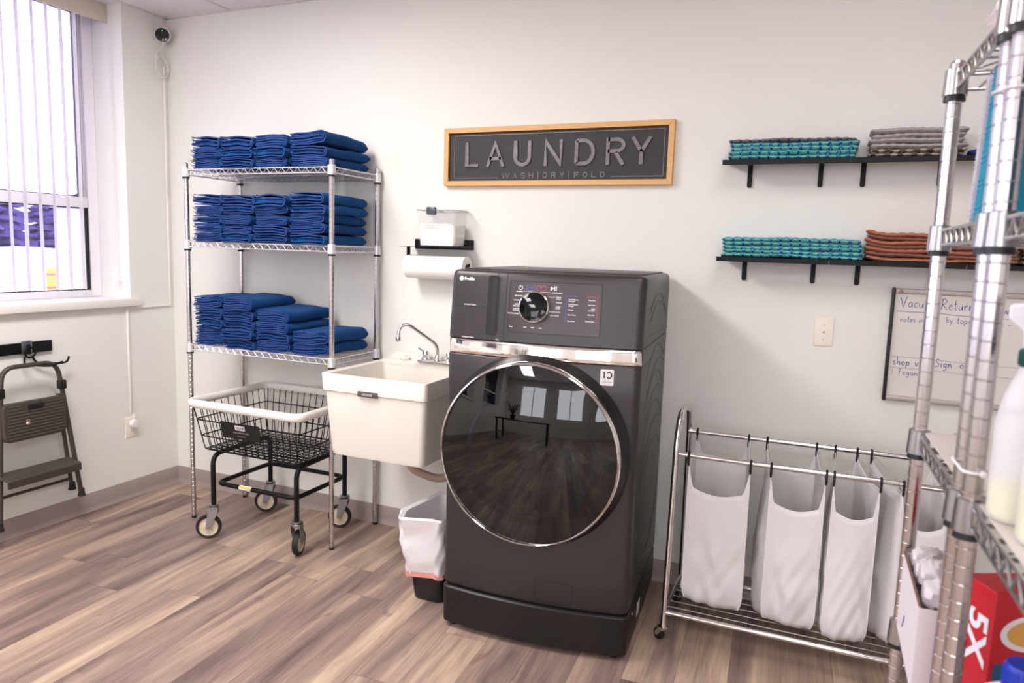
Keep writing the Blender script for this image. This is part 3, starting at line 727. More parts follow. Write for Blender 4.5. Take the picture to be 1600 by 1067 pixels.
# ================================================================== utility sink
def build_sink():
    t = thing('utility_sink', 'deep cream utility sink mounted on the wall beside the rack', 'sink', (0, 0, 0))
    X0, X1, Y0, Y1, ZT, ZB = 1.560, 2.112, -.592, -.003, .926, .540
    def ring(f, ins, z, rr, n=6):
        # outline at taper f (0 rim .. 1 bottom)
        dx = .030*f+ins; dyf = .035*f+ins; dyb = .012*f+ins
        return fillet([(X0+dx, Y0+dyf, z), (X1-dx, Y0+dyf, z), (X1-dx, Y1-dyb, z), (X0+dx, Y1-dyb, z)], rr, n, True)
    rows = []
    def addr(f, ins, z, rr): rows.append(ring(f, ins, z, rr))
    addr(.98, .02, ZB, .04); addr(1, .004, ZB+.004, .03); addr(.97, 0, ZB+.02, .028)
    addr(.35, 0, ZT-.085, .028); addr(.30, -.004, ZT-.080, .028); addr(.25, -.006, ZT-.078, .028)
    addr(0, 0, ZT-.004, .02); addr(0, .002, ZT, .02); addr(0, .010, ZT, .02); addr(0, .013, ZT-.006, .02)
    def ring_in(f, z, rr):
        dx = .016+.04*f; return fillet([(X0+dx, Y0+.016+.045*f, z), (X1-dx, Y0+.016+.045*f, z), (X1-dx, Y1-.098-.02*f, z), (X0+dx, Y1-.098-.02*f, z)], rr, 6, True)
    rows.append(ring_in(0, ZT-.008, .03)); rows.append(ring_in(.35, ZT-.2, .04)); rows.append(ring_in(.9, ZB+.05, .05)); rows.append(ring_in(1.2, ZB+.03, .06))
    m = M(); m.grid(rows, cu=True)
    n = len(rows[0]); m.raw(rows[-1], [list(range(n))], True); m.raw(rows[0], [list(range(n))[::-1]], True)
    # deck and backsplash ledge
    m.rbox((X0+.004, -.102, ZT-.03), (X1-.004, -.004, ZT+.004), .006)
    m.prism([(-.052, ZT), (-.052, ZT+.03), (-.046, ZT+.036), (-.004, ZT+.036), (-.004, ZT)], lambda u, v, q: (q, u, v), X0+.055, X1-.02)
    m.prism([(X0+.006, ZT), (X0+.055, ZT+.036), (X0+.055, ZT)], lambda u, v, q: (u, q, v), -.046, -.004)
    m.build('basin', SINKM, t)
    # badge
    b = M(); b.rbox((1.765, Y0-.0045, ZT-.088), (1.868, Y0+.008, ZT-.064), .0015); bd = b.build('badge', BADGE, t)
    b = M(); put_text(b, 'UTILATUB', .013, lambda x, y, z: (1.790+x, Y0-.0050, ZT-.081+y), fit=.052, bold=.0004); b.build('badge_lettering', mat('badge_grey', (205, 198, 190), .5), bd)
    # faucet
    f = M(); f.rbox((1.785, -.118, ZT+.004), (1.985, -.066, ZT+.020), .005); fa = f.build('faucet', CHROME, t)
    s = M(); px, py = 1.887, -.092
    s.lathe([(.016, 0), (.019, .006), (.014, .016), (.012, .028)], (px, py, ZT+.018), n=20)
    s.tube(fillet([(px, py, ZT+.02), (px, py, ZT+.098), (1.775, -.195, ZT+.205), (1.745, -.222, ZT+.19), (1.742, -.226, ZT+.14)], .03, 6), .0088, 12)
    s.lathe([(.0105, 0), (.0125, .004), (.0125, .026), (.010, .030)], (1.742, -.226, ZT+.118), n=16); s.build('spout', CHROME, fa)
    for x in (1.820, 1.953):
        k = M(); k.lathe([(.019, 0), (.021, .004), (.019, .010), (.014, .014), (.016, .038), (.012, .046), (0, .048)], (x, -.092, ZT+.02), n=18)
        k.prism([(0, -.008), (.036, -.006), (.045, .0), (.036, .006), (0, .008)], lambda u, v, q: (x+(-u if x < 1.9 else u), -.092+v, q+ (u*.45)), ZT+.052, ZT+.060); k.build('knob', CHROME, fa)
    d = M(); d.tube(fillet([(1.86, -.30, ZB+.03), (1.86, -.30, .44), (1.98, -.22, .38), (2.12, -.12, .44), (2.18, -.03, .44)], .05, 6), .02, 14); d.build('drain_pipe', mat('tan_pipe', (176, 150, 132), .45), t)
    p = thing('sink_stopper', 'small round cream stopper lying on the sink deck', 'stopper', (1.690, -.078, ZT+.0045))
    m = M(); m.lathe([(.024, 0), (.026, .003), (.026, .012), (.021, .016), (.0, .017)], n=24); m.build('disc', SINKM, p)
    m = M(); m.lathe([(.008, .015), (.009, .021), (0, .022)], n=14); m.build('knob', IVORY, p)
build_sink()

# ================================================================== waste bin with liner
def build_bin():
    X0, X1, Y0, Y1 = 2.055, 2.258, -.695, -.350
    b = thing('waste_bin', 'black rectangular waste bin between the sink and the washing machine', 'waste bin', (0, 0, 0))
    def ring(f, z, o=0, n=5):     # f 0 bottom 1 top
        a = .045*(1-f)-o; c = .035*(1-f)-o
        return fillet([(X0+a, Y0+c, z), (X1-c*.4, Y0+c, z), (X1-c*.4, Y1-c, z), (X0+a, Y1-c, z)], .04, n, True)
    rows = [ring(0, 0, -.006), ring(.02, .006), ring(.5, .18), ring(1, .355), ring(1, .36, .004), ring(1, .36, -.003), ring(.5, .18, -.004), ring(.05, .012, -.006)]
    m = M(); m.grid(rows, cu=True); n = len(rows[0]); m.raw(rows[0], [list(range(n))[::-1]], False); m.raw(rows[-1], [list(range(n))], False); m.build('body', BLACK, b)
    q = random.Random(5)
    l = thing('bin_liner', 'white plastic bag with a red drawstring lining the black waste bin', 'bin bag', (0, 0, 0))
    rows = []; prof = []
    for k in range(13): prof.append((1, .115+.258*k/12, .014))
    prof += [(1, .381, .008), (1, .374, -.008), (.9, .33, -.012), (.7, .25, -.014), (.5, .17, -.014)]
    def lring(f, z, o, k):
        base_ = ring(z/.36 if z < .36 else 1, z, o, 9); out = []
        cx, cy = (X0+X1)/2, (Y0+Y1)/2
        for i, p in enumerate(base_):
            an = math.atan2(p.y-cy, p.x-cx); d = Vector((p.x-cx, p.y-cy, 0)).normalized()
            wv = .0045*math.sin(an*17+k*.8)+.003*math.sin(an*31-k*1.3)+.004*math.sin(an*7+z*40)
            if o < 0: wv *= .8
            zz = z+(.010*math.sin(an*5+1)+.006*math.sin(an*13))*(1 if k < 3 or z > .3 else .3)
            out.append(p+d*(wv+.002)+Vector((0, 0, zz-z)))
        return out
    for k, (f, z, o) in enumerate(prof): rows.append(lring(f, z, o, k))
    m = M(); m.mi = 0; m.grid(rows, cu=True); m.build('bag', BAGM, l)
    r2 = []
    for k, z in enumerate((.112, .119, .127, .134)):
        r2.append([p+ (Vector((p.x-(X0+X1)/2, p.y-(Y0+Y1)/2, 0)).normalized()*.0025) for p in lring(1, z, .015, 0)])
    m = M(); m.grid(r2, cu=True); m.build('drawstring_band', REDM, l)
build_bin()

# ================================================================== washing machine
WX, WY, WR = 2.322, -.797, .08
WW, WD = .743, .725
BUL = .036
def bul(u): s_ = 2*u/WW-1; return -BUL*(1-s_*s_)
def outline(ins=0, r=.03, n=6, fwd=0, lean=0):
    pts = []; r = max(r-ins*.5, .004); x0, x1 = ins, WW-ins; yb = WD-ins; K = 22
    for k in range(K+1):
        u = x0+r+(x1-x0-2*r)*k/K; pts.append((u, bul(u)+ins*.9-fwd+lean))
    yc0 = pts[0][1]; yc1 = pts[-1][1]
    out = list(pts)
    for k in range(1, n+1): a = -PI/2+PI/2*k/n; out.append((x1-r+r*math.cos(a), yc1+r+r*math.sin(a)))
    for a, b in ((x1, yb-.02), (x1-.006, yb-.006), (x1-.02, yb), (x0+.02, yb), (x0+.006, yb-.006), (x0, yb-.02)): out.append((a, b))
    for k in range(n): a = PI+PI/2*k/n; out.append((x0+r+r*math.cos(a), yc0+r+r*math.sin(a)))
    return out
def lean_at(z): return .030*max(0, z-1.168)/.25
def Fv(u, z, off=0):      # point on the front skin, off = distance in front of it
    r = .03; v = bul(min(max(u, r), WW-r))
    if u < r: v = v+r-math.sqrt(max(0, r*r-(r-u)**2))
    if u > WW-r: v = v+r-math.sqrt(max(0, r*r-(u-WW+r)**2))
    return (u, v-off+lean_at(z), z)
def conv(u, z):           # read off the flat front plane -> onto the bowed skin
    b = -bul(u)-lean_at(z); return (u+.28*b, z+(1.5-z)*b/2.5)
def ribbon(m, pts, w, off=.0006, closed=False, fn=Fv, step=.012):
    P = []
    pp = list(pts)+([pts[0]] if closed else [])
    for i in range(len(pp)-1):
        a, b = pp[i], pp[i+1]; n = max(1, int(math.hypot(b[0]-a[0], b[1]-a[1])/step))
        for k in range(n): P.append((a[0]+(b[0]-a[0])*k/n, a[1]+(b[1]-a[1])*k/n))
    P.append(pp[-1]); L_ = []; R_ = []
    N = len(P)
    for i in range(N):
        a = P[max(i-1, 0)] if not closed else P[(i-1) % (N-1)]; b = P[min(i+1, N-1)] if not closed else P[(i+1) % (N-1)]
        d = math.hypot(b[0]-a[0], b[1]-a[1]) or 1; nx, nz = -(b[1]-a[1])/d, (b[0]-a[0])/d
        L_.append(fn(P[i][0]+nx*w/2, P[i][1]+nz*w/2, off)); R_.append(fn(P[i][0]-nx*w/2, P[i][1]-nz*w/2, off))
    m.grid([L_, R_], sm=False)
def rrect(u0, u1, z0, z1, r, n=4):
    return [(p.x, p.y) for p in fillet([(u0, z0, 0), (u1, z0, 0), (u1, z1, 0), (u0, z1, 0)], r, n, True)]
def patch(m, u0, u1, z0, z1, off, nu=12, nz=2, fn=Fv):
    m.grid([[fn(u0+(u1-u0)*i/nu, z0+(z1-z0)*j/nz, off) for i in range(nu+1)] for j in range(nz+1)])
def build_washer():
    ped = thing('washer_pedestal', 'low dark riser pedestal with bowed front under the washing machine', 'pedestal', (WX, WY, 0), WR)
    m = M(); rows = [[(x, y, z) for x, y in outline(i, fwd=f)] for z, i, f in ((.022, .006, .006), (.026, .001, .008), (.168, 0, .010), (.174, .004, .008), (.176, .012, .006))]
    m.grid(rows, cu=True); n = len(rows[0]); m.raw(rows[-1], [list(range(n))], False); m.raw(rows[0], [list(range(n))[::-1]], False); m.build('body', CARBOND, ped)
    for x in (.04, WW-.05):
        for y in (.03, WD-.05): M().lathe([(.017, 0), (.019, .004), (.015, .010), (.015, .022)], (x, y, 0), n=14).build('foot', RUBBER, ped)
    m = M(); m.box((WW, .235, .06), (WW+.0012, .30, .115)); m.build('rating_label', WPLAS, ped)
    m = M(); m.lathe([(.006, 0), (.006, .003), (0, .004)], (WW, .10, .14), (1, 0, 0), n=10); m.build('screw', CHROME, ped)

    t = thing('washing_machine', 'large graphite front loading washer dryer with round chrome ringed door', 'washing machine', (WX, WY, .1765), WR)
    def B(m, *a, **k):
        m.v = [(x, y, z-.1765) for x, y, z in m.v]; return m.build(*a, **k)
    # shell
    m = M()
    lv = [(.178, .012, 0), (.184, .012, 0), (.186, .003, 0), (.192, 0, 0)]+[(.192+(1.104-.192)*k/8, 0, 0) for k in range(1, 9)]+[(1.108, .003, 0), (1.110, 0, .008), (1.162, 0, .008), (1.166, .002, 0)]
    rows = [[(x, y+(f if y < .02 else 0), z) for x, y in outline(i)] for z, i, f in lv]
    m.grid(rows, cu=True); n = len(rows[0]); m.raw(rows[0], [list(range(n))[::-1]], False); body = B(m, 'body', CARBON, t)
    m = M()
    lv = [(1.1665, .004), (1.170, 0), (1.24, 0), (1.32, 0), (1.400, 0), (1.412, .0015), (1.419, .005), (1.424, .012), (1.426, .022)]
    rows = [[(x, y, z) for x, y in [(px, py+(lean_at(z) if py < .12 else 0)) for px, py in outline(i)]] for z, i in lv]
    m.grid(rows, cu=True); m.raw(rows[-1], [list(range(n))], False); m.raw(rows[0], [list(range(n))[::-1]], False); hou = B(m, 'control_housing', CARBON, t)
    # top cover line
    m = M(); m.rbox((.03, .09, 1.4262), (WW-.03, WD-.02, 1.431), .002); B(m, 'top_cover', CARBON2, t)
    # chrome band, slightly proud and hollow in section
    m = M(); rows = []
    for z, i in ((1.109, .006), (1.111, .0), (1.113, -.001), (1.125, .0002), (1.140, .0014), (1.152, .0026), (1.162, .0038), (1.165, .006)):
        o = outline(i, fwd=.0); rows.append([(x, y, z) for x, y in o[:28]]+[]); rows[-1].insert(0, (o[-3][0], o[-3][1], z))
    m.grid(rows); B(m, 'chrome_band', SILVERM, t, sharp=60)
    # seams
    m = M(); sw = .0016
    cx = lambda u, z: conv(u, z)
    ribbon(m, [(.236, 1.168), (.236, 1.421)], sw); ribbon(m, [(.198, 1.406), (.198, 1.421)], sw); ribbon(m, [(.190, 1.168), (.190, 1.192)], sw)
    ribbon(m, [(.002, 1.288), (.208, 1.288)], sw*1.3)
    ribbon(m, rrect(.250, .592, 1.206, 1.392, .010), .0014, closed=True)
    ribbon(m, rrect(.392, .536, .196, .276, .012), .0014, closed=True)
    def side(v, z, off=0): return (WW+off, v, z)
    ribbon(m, [(.02, 1.168), (.06, 1.205), (WD-.005, 1.190)], .002, fn=side)
    B(m, 'seams', DARKGAP, t)
    # dispenser drawers' grip slot, drawn flat: dark patches paint the shade of the recess
    m = M(); hx0, hx1, hz0, hz1 = .160, .208, 1.186, 1.408
    outer = rrect(hx0, hx1, hz0, hz1, .014, 4); inner = rrect(hx0+.006, hx1-.006, hz0+.006, hz1-.006, .010, 4)
    A = [Fv(u, z, .0012) for u, z in outer]; Bq = [Fv(u, z, .0004) for u, z in inner]; 
    m.grid([A, Bq], cu=True); n2 = len(A)
    cpt = [Fv(hx0+(hx1-hx0)*.72, z, .0006) for u, z in inner]
    m.raw(Bq, [list(range(n2))], False); B(m, 'grip_slot', DARKGAP, t)
    m = M(); patch(m, hx0+.020, hx1-.009, hz0+.016, hz1-.014, .0012, 3, 6); B(m, 'slot_wall', mat('slot_dark', (26, 24, 25), .35), t)
    m = M(); ribbon(m, rrect(hx0, hx1, hz0, hz1, .014), .0016, off=.0012, closed=True); B(m, 'slot_trim', PANELG, t)
    # touch panel
    m = M(); patch(m, .252, .590, 1.208, 1.390, .0003, 20, 3); pan = B(m, 'touch_panel', PANELG, t)
    # knob
    ku, kz, kr = .353, 1.2985, .0565; kv = Fv(ku, kz)[1]
    tilt = (0, -1, .16)
    k = M(); k.lathe([(kr-.002, 0), (kr+.0005, .002), (kr, .030), (kr-.0035, .0325)], (ku, kv+.002, kz), tilt, n=56, cap=False)
    kb = B(k, 'dial', SILVERM, t)
    k = M(); k.lathe([(kr-.0035, .0325), (kr-.006, .0325), (kr*.7, .0350), (kr*.35, .0362), (0, .0366)], (ku, kv+.002, kz), tilt, n=56, cap=False); k.v = [(x, y, z-.1765) for x, y, z in k.v]; k.build('dial_face', mat('dial_black', (10, 12, 13), .05, spec=.35), kb)
    # print
    m = M()
    def tx(mm, s_, u, z, size, w=None, al='L', bold=.0):
        vs, fs = text_mesh(s_, size, bold=size*.03+bold)
        x0 = min(v.x for v in vs); x1 = max(v.x for v in vs); kx = (w/(x1-x0)) if w else 1; W_ = (x1-x0)*kx
        o = {'L': 0, 'R': -W_, 'C': -W_/2}[al]
        mm.raw([Fv(u+o+(v.x-x0)*kx, z+v.y, .0011) for v in vs], fs, False)
    lft = [('NORMAL', 1.353), ('DELICATES', 1.337), ('TOWELS', 1.321), ('BULKY', 1.3065), ('BEDDING', 1.3), ('SANITIZE', 1.290), ('W/STEAM', 1.2835), ('DOWNLOADED', 1.272)]
    for s_, z in lft: tx(m, s_, .300 if z > 1.33 else .291, z, .0060, al='R')
    B(m, 'cycle_lettering', WHITEINK, t); m = M()
    rgt = [('ACTIVE WEAR', 1.353), ('QUICK', 1.338), ('CYCLE', 1.3315), ('WHITES', 1.319), ('WASH', 1.304), ('& DRY', 1.2975), ('EXTRA COOL', 1.285), ('SELF CLEAN', 1.272)]
    for s_, z in rgt: tx(m, s_, .428 if 1.29 < z < 1.34 else .410, z, .0060)
    B(m, 'cycle_lettering', WHITEINK, t); m = M()
    for s_, u in (('Menu', .262), ('SOIL', .318), ('TEMP', .346), ('SPIN', .376)): tx(m, s_, u, 1.224, .0060, al='C')
    B(m, 'menu_lettering', WHITEINK, t); m = M()
    c_ = conv(.288, 1.369); ribbon(m, [(c_[0]+.008*math.cos(a), c_[1]+.008*math.sin(a)) for a in [PI/2+.5+(2*PI-1.0)*k/14 for k in range(15)]], .0018); ribbon(m, [(c_[0], c_[1]), (c_[0], c_[1]+.009)], .0018)
    B(m, 'power_icon', WHITEINK, t); m = M()
    c_ = conv(.408, 1.370); m.raw([Fv(c_[0]-.006, c_[1]-.008, .001), Fv(c_[0]+.006, c_[1], .001), Fv(c_[0]-.006, c_[1]+.008, .001)], [(0, 1, 2)], False)
    for d in (.009, .015): ribbon(m, [(c_[0]+d, c_[1]-.008), (c_[0]+d, c_[1]+.008)], .0028)
    B(m, 'play_icon', WHITEINK, t); m = M()
    for i, z in enumerate((1.354, 1.338, 1.322, 1.306, 1.289, 1.273)):
        dx = math.sqrt(max(0, kr**2-(z-kz)**2)); ribbon(m, [(.302 if i < 2 else .293, z+.002), (ku-dx-.003, z+.002)], .0007) if ku-dx-.003 > .304 else None
        ribbon(m, [(ku+dx+.003, z+.002), (.424 if 1 <= i <= 3 else .407, z+.002)], .0007) if ku+dx < .40 else None
    B(m, 'cycle_lines', WHITEINK, t); m = M()
    for s_, z in (('SmartDispense', 1.333), ('Detergent', 1.3265), ('SmartDispense', 1.316), ('Softener', 1.3095), ('Prewash', 1.296), ('More Water', 1.278), ('Extra Rinse', 1.256)): tx(m, s_, .474, z, .0058)
    B(m, 'wash_option_lettering', WHITEINK, t); m = M()
    for s_, z in (('Timed Dry', 1.333), ('Dewrinkle', 1.316), ('Wash', 1.3025), ('Complete', 1.2965), ('More Dry', 1.281), ('Wrinkle Care', 1.258)): tx(m, s_, .570, z, .0058, al='R')
    B(m, 'dry_option_lettering', WHITEINK, t)
    m = M(); c_ = conv(.327, 1.369); ribbon(m, rrect(c_[0]-.0165, c_[0]+.0165, c_[1]-.009, c_[1]+.009, .004, 3), .0014, closed=True); tx(m, 'WASH', c_[0], c_[1]-.002, .0062, al='C'); ribbon(m, [(.466, 1.252), (.466, 1.350)], .0018); tx(m, 'Wash Options', .474, 1.345, .0060); B(m, 'wash_marks', BLUEINK, t)
    m = M(); c_ = conv(.367, 1.369); ribbon(m, rrect(c_[0]-.0165, c_[0]+.0165, c_[1]-.009, c_[1]+.009, .004, 3), .0014, closed=True); tx(m, 'DRY', c_[0], c_[1]-.002, .0062, al='C'); ribbon(m, [(.577, 1.252), (.577, 1.350)], .0018); tx(m, 'Dry Options', .570, 1.345, .0060, al='R'); B(m, 'dry_marks', PINKINK, t)
    m = M(); c_ = (.045, 1.392); n_ = 20; m.raw([Fv(c_[0]+.0095*math.cos(2*PI*k/n_), c_[1]+.0095*math.sin(2*PI*k/n_), .001) for k in range(n_)], [list(range(n_))], False)
    tx(m, 'Profile', .058, 1.3865, .0165, bold=.0003); B(m, 'brand_lettering', WHITEINK, t); m = M()
    tx(m, 'SmartDispense\u2122 Detergent', .063, 1.294, .0062, w=.052); tx(m, 'SmartDispense\u2122 Softener', .063, 1.172, .0062, w=.052); tx(m, 'Filter', .206, 1.171, .0062)
    B(m, 'drawer_lettering', WHITEINK, t)
    # round 10 sticker
    m = M(); o_ = rrect(.603, .650, 1.036, 1.094, .004, 3); m.raw([Fv(u, z, .0008) for u, z in o_], [list(range(len(o_)))], False); st = B(m, 'sticker', WPLAS, t)
    m = M(); ribbon(m, [(.6125, 1.081), (.617, 1.085), (.617, 1.062)], .0045, off=.0014); ribbon(m, [(.634+.0088*math.cos(a), 1.0735+.0110*math.sin(a)) for a in [R(-140)+R(285)*k/14 for k in range(15)]], .0045, off=.0014)
    ribbon(m, [(.612, 1.052), (.642, 1.052)], .001, off=.0014); ribbon(m, [(.610, 1.048), (.644, 1.048)], .001, off=.0014); m.v = [(x, y, z-.1765) for x, y, z in m.v]; m.build('sticker_print', BLACK, st)
    # pressed arcs on the right flank
    m = M()
    def arcline(pts, r=.0045): m.tube([(WW-.002, v, z) for v, z in pts], [r*.3]+[r]*(len(pts)-2)+[r*.3], 6)
    def sw_(z0, a, b, zt, zl, zr):
        P_ = []; K = 14
        for k in range(K+1):
            s_ = k/K; v = a+(b-a)*s_; base = zl+(zr-zl)*s_; hump = (zt-max(zl, zr))*1.0
            P_.append((v, base+hump*math.sin(PI*min(1, s_*1.0))**.8+ (0)))
        arcline(P_)
    for zt, zl, zr, a, b in ((1.355, 1.275, 1.235, .13, .655), (1.305, 1.24, 1.235, .15, .655), (1.150, 1.01, 1.055, .10, .66), (1.100, .95, 1.04, .14, .66), (1.040, .89, .93, .10, .665), (.985, .84, .92, .13, .665), (.915, .76, .80, .10, .67), (.86, .70, .79, .14, .67), (.79, .55, .66, .12, .67)):
        sw_(0, a, b, zt+.02, zl, zr)
    arcline(fillet_side([( .12, .55), (.12, .36), (.16, .30)])); arcline(fillet_side([(.67, .66), (.60, .36), (.40, .28), (.22, .32)]))
    B(m, 'flank_pressings', CARBON2, t)
    # door
    du, dz = .362, .768; dv = -.026
    ax = (0, -1, 0); o_ = (du, dv, dz)
    m = M(); m.lathe([(.362, -.002), (.3625, .004), (.357, .012), (.350, .022), (.341, .044), (.336, .052)], o_, ax, n=96, cap=False); dr = B(m, 'door', CARBOND, t)
    def D(m_, nm, mt): m_.v = [(x, y, z-.1765) for x, y, z in m_.v]; return m_.build(nm, mt, dr, sharp=50)
    m = M(); m.lathe([(.336, .046), (.3415, .052), (.3425, .062), (.3400, .074), (.3365, .080), (.3325, .0825), (.3300, .080), (.3285, .075)], o_, ax, n=96, cap=False); D(m, 'chrome_ring', SILVERM)
    m = M(); pr = []
    for k in range(15): r_ = .329*(1-k/14); pr.append((r_, .074+.042*(1-(r_/.329)**2)))
    m.lathe(pr, o_, ax, n=96, cap=False); D(m, 'door_glass', DOORGL)
    m = M(); m.lathe([(.328, .072), (.300, .066), (.262, .060), (.250, .050), (.246, .036)], o_, ax, n=96, cap=False); D(m, 'inner_frame', mat('inner_frame_black', (20, 20, 22), .25))
    m = M(); m.lathe([(.246, .040), (.2455, .034), (.240, .030), (.234, .034)], o_, ax, n=96, cap=False); D(m, 'blue_gasket', BLUERING)
    m = M(); m.lathe([(.235, .033), (.222, .020), (.200, .013), (.12, .011), (.03, .011), (.022, .016), (0, .017)], o_, ax, n=96, cap=False); D(m, 'drum_view', DRUM)
def fillet_side(p): return [(q.x, q.y) for q in fillet([(a, b, 0) for a, b in p], .08, 6)]
build_washer()

# ================================================================== framed sign
def build_sign():
    t = thing('laundry_sign', 'long framed charcoal sign reading LAUNDRY wash dry fold on the wall', 'sign', (0, 0, 0))
    X0, X1, Z0, Z1 = 1.868, 2.990, 1.808, 2.084
    m = M(); f = .024; y0, y1 = -.030, -.001
    A = [(X0, Z0), (X1, Z0), (X1, Z1), (X0, Z1)]; Bq = [(X0+f, Z0+f), (X1-f, Z0+f), (X1-f, Z1-f), (X0+f, Z1-f)]
    for k in range(4):
        j = (k+1) % 4; poly = [A[k], A[j], Bq[j], Bq[k]]; mm = M(); mm.prism(poly, lambda u, v, q: (u, q, v), y0, y1); mm.build('frame_rail', OAK, t, bevel=.0012)
    m = M(); m.box((X0+f-.002, -.016, Z0+f-.002), (X1-f+.002, -.003, Z1-f+.002)); m.build('board', CHALK, t)
    yb = -.0165
    def bar(mm, x0, z0, x1, z1, w=.0035):
        d = math.hypot(x1-x0, z1-z0); nx, nz = -(z1-z0)/d*w/2, (x1-x0)/d*w/2
        mm.prism([(x0+nx, z0+nz), (x0-nx, z0-nz), (x1-nx, z1-nz), (x1+nx, z1+nz)], lambda u, v, q: (u, q, v), yb-.0025, yb+.001)
    m = M(); bx0, bx1, bz0, bz1 = 1.921, 2.948, 1.8465, 2.048
    bar(m, bx0, bz0, bx0, bz1); bar(m, bx0, bz1, bx1, bz1); bar(m, bx1, bz1, bx1, bz0); bar(m, bx0, bz0, 2.155, bz0); bar(m, 2.712, bz0, bx1, bz0); m.build('border_line', WORN, t)
    def letter(ch, x0, x1, z0, z1, nm, w):
        """sans capitals drawn as flat raised bars"""
        mm = M()
        def st(pts):
            for (a, b), (c, d) in zip(pts[:-1], pts[1:]):
                bar(mm, x0+a*(x1-x0), z0+b*(z1-z0), x0+c*(x1-x0), z0+d*(z1-z0), w)
        def strip(pts, closed=False):
            P = [(x0+a*(x1-x0), z0+b*(z1-z0)) for a, b in pts]; N = len(P); L_ = []; R_ = []
            for i in range(N):
                a = P[(i-1) % N] if closed else P[max(i-1, 0)]; b = P[(i+1) % N] if closed else P[min(i+1, N-1)]
                d = math.hypot(b[0]-a[0], b[1]-a[1]) or 1; nx, nz = -(b[1]-a[1])/d*w/2, (b[0]-a[0])/d*w/2
                mi_ = 1
                if 0 < i < N-1 or closed:
                    d1 = Vector((P[i][0]-a[0], P[i][1]-a[1])).normalized(); d2 = Vector((b[0]-P[i][0], b[1]-P[i][1])).normalized(); c_ = max(.5, math.sqrt(max(0, (1+d1.dot(d2))/2))); mi_ = 1/c_
                L_.append((P[i][0]+nx*mi_, P[i][1]+nz*mi_)); R_.append((P[i][0]-nx*mi_, P[i][1]-nz*mi_))
            yf, yk = yb-.006*min(1, w/.012), yb+.001
            rows = [[(u, yk, v) for u, v in L_], [(u, yf, v) for u, v in L_], [(u, yf, v) for u, v in R_], [(u, yk, v) for u, v in R_]]
            mm.grid(rows, cu=closed, sm=False)
            if not closed:
                for i in (0, N-1): mm.raw([r_[i] for r_ in rows], [(0, 1, 2, 3)], False)
        ar = lambda cx, cz, rx, rz, a0, a1, n=10: [(cx+rx*math.cos(R(a0+(a1-a0)*k/n)), cz+rz*math.sin(R(a0+(a1-a0)*k/n))) for k in range(n+1)]
        h = w/2/(x1-x0); v = w/2/(z1-z0)
        G = {'L': [[(h, 1), (h, v), (1, v)]], 'A': [[(h, 0), (.5, 1-v), (1-h, 0)], [(.2, .33), (.8, .33)]],
             'U': [[(h, 1)]+[(h, .36)]+ar(.5, .36, .5-h, .36-v, 180, 360, 12)+[(1-h, 1)]], 'N': [[(h, 0), (h, 1-v), (1-h, v), (1-h, 1)]],
             'D': [[(h, v), (h, 1-v)], [(h, 1-v), (.45, 1-v)]+ar(.45, .5, .55-h, .5-v, 90, -90, 14)[1:]+[(h, v)]],
             'R': [[(h, 0), (h, 1)], [(h, 1-v), (.55, 1-v)]+ar(.58, .72, .42-h, .28-v, 90, -90, 10)[1:]+[(h, .44+v)], [(.5, .46), (1-h, 0)]],
             'Y': [[(0+h, 1), (.5, .47)], [(1-h, 1), (.5, .47)], [(.5, .52), (.5, 0)]],
             'W': [[(0, 1), (.25, 0), (.5, 1), (.75, 0), (1, 1)]], 'S': [ar(.5, .75, .42, .22, 30, 250, 9)+ar(.5, .27, .42, .24, 90, -150, 10)],
             'H': [[(h, 0), (h, 1)], [(1-h, 0), (1-h, 1)], [(h, .5), (1-h, .5)]], 'F': [[(h, 0), (h, 1-v), (1, 1-v)], [(h, .52), (.85, .52)]],
             'O': [ar(.5, .5, .5-h, .5-v, 0, 337.5, 15)], '|': [[(.5, -.25), (.5, 1.2)]]}[ch]
        for g in G: strip(g, ch == 'O')
        mm.build(nm, WORN, t)
    for ch, a, b in (('L', 1.982, 2.052), ('A', 2.092, 2.192), ('U', 2.238, 2.326), ('N', 2.390, 2.482), ('D', 2.540, 2.636), ('R', 2.688, 2.776), ('Y', 2.800, 2.896)):
        letter(ch, a, b, 1.897, 2.016, 'letter', .0165)
    x = 2.178
    for ch in 'WASH|DRY|FOLD':
        w_ = {'W': .037, '|': .010}.get(ch, .023); letter(ch, x, x+w_, 1.844, 1.868, 'small_letter', .0042); x += w_+.0185
build_sign()

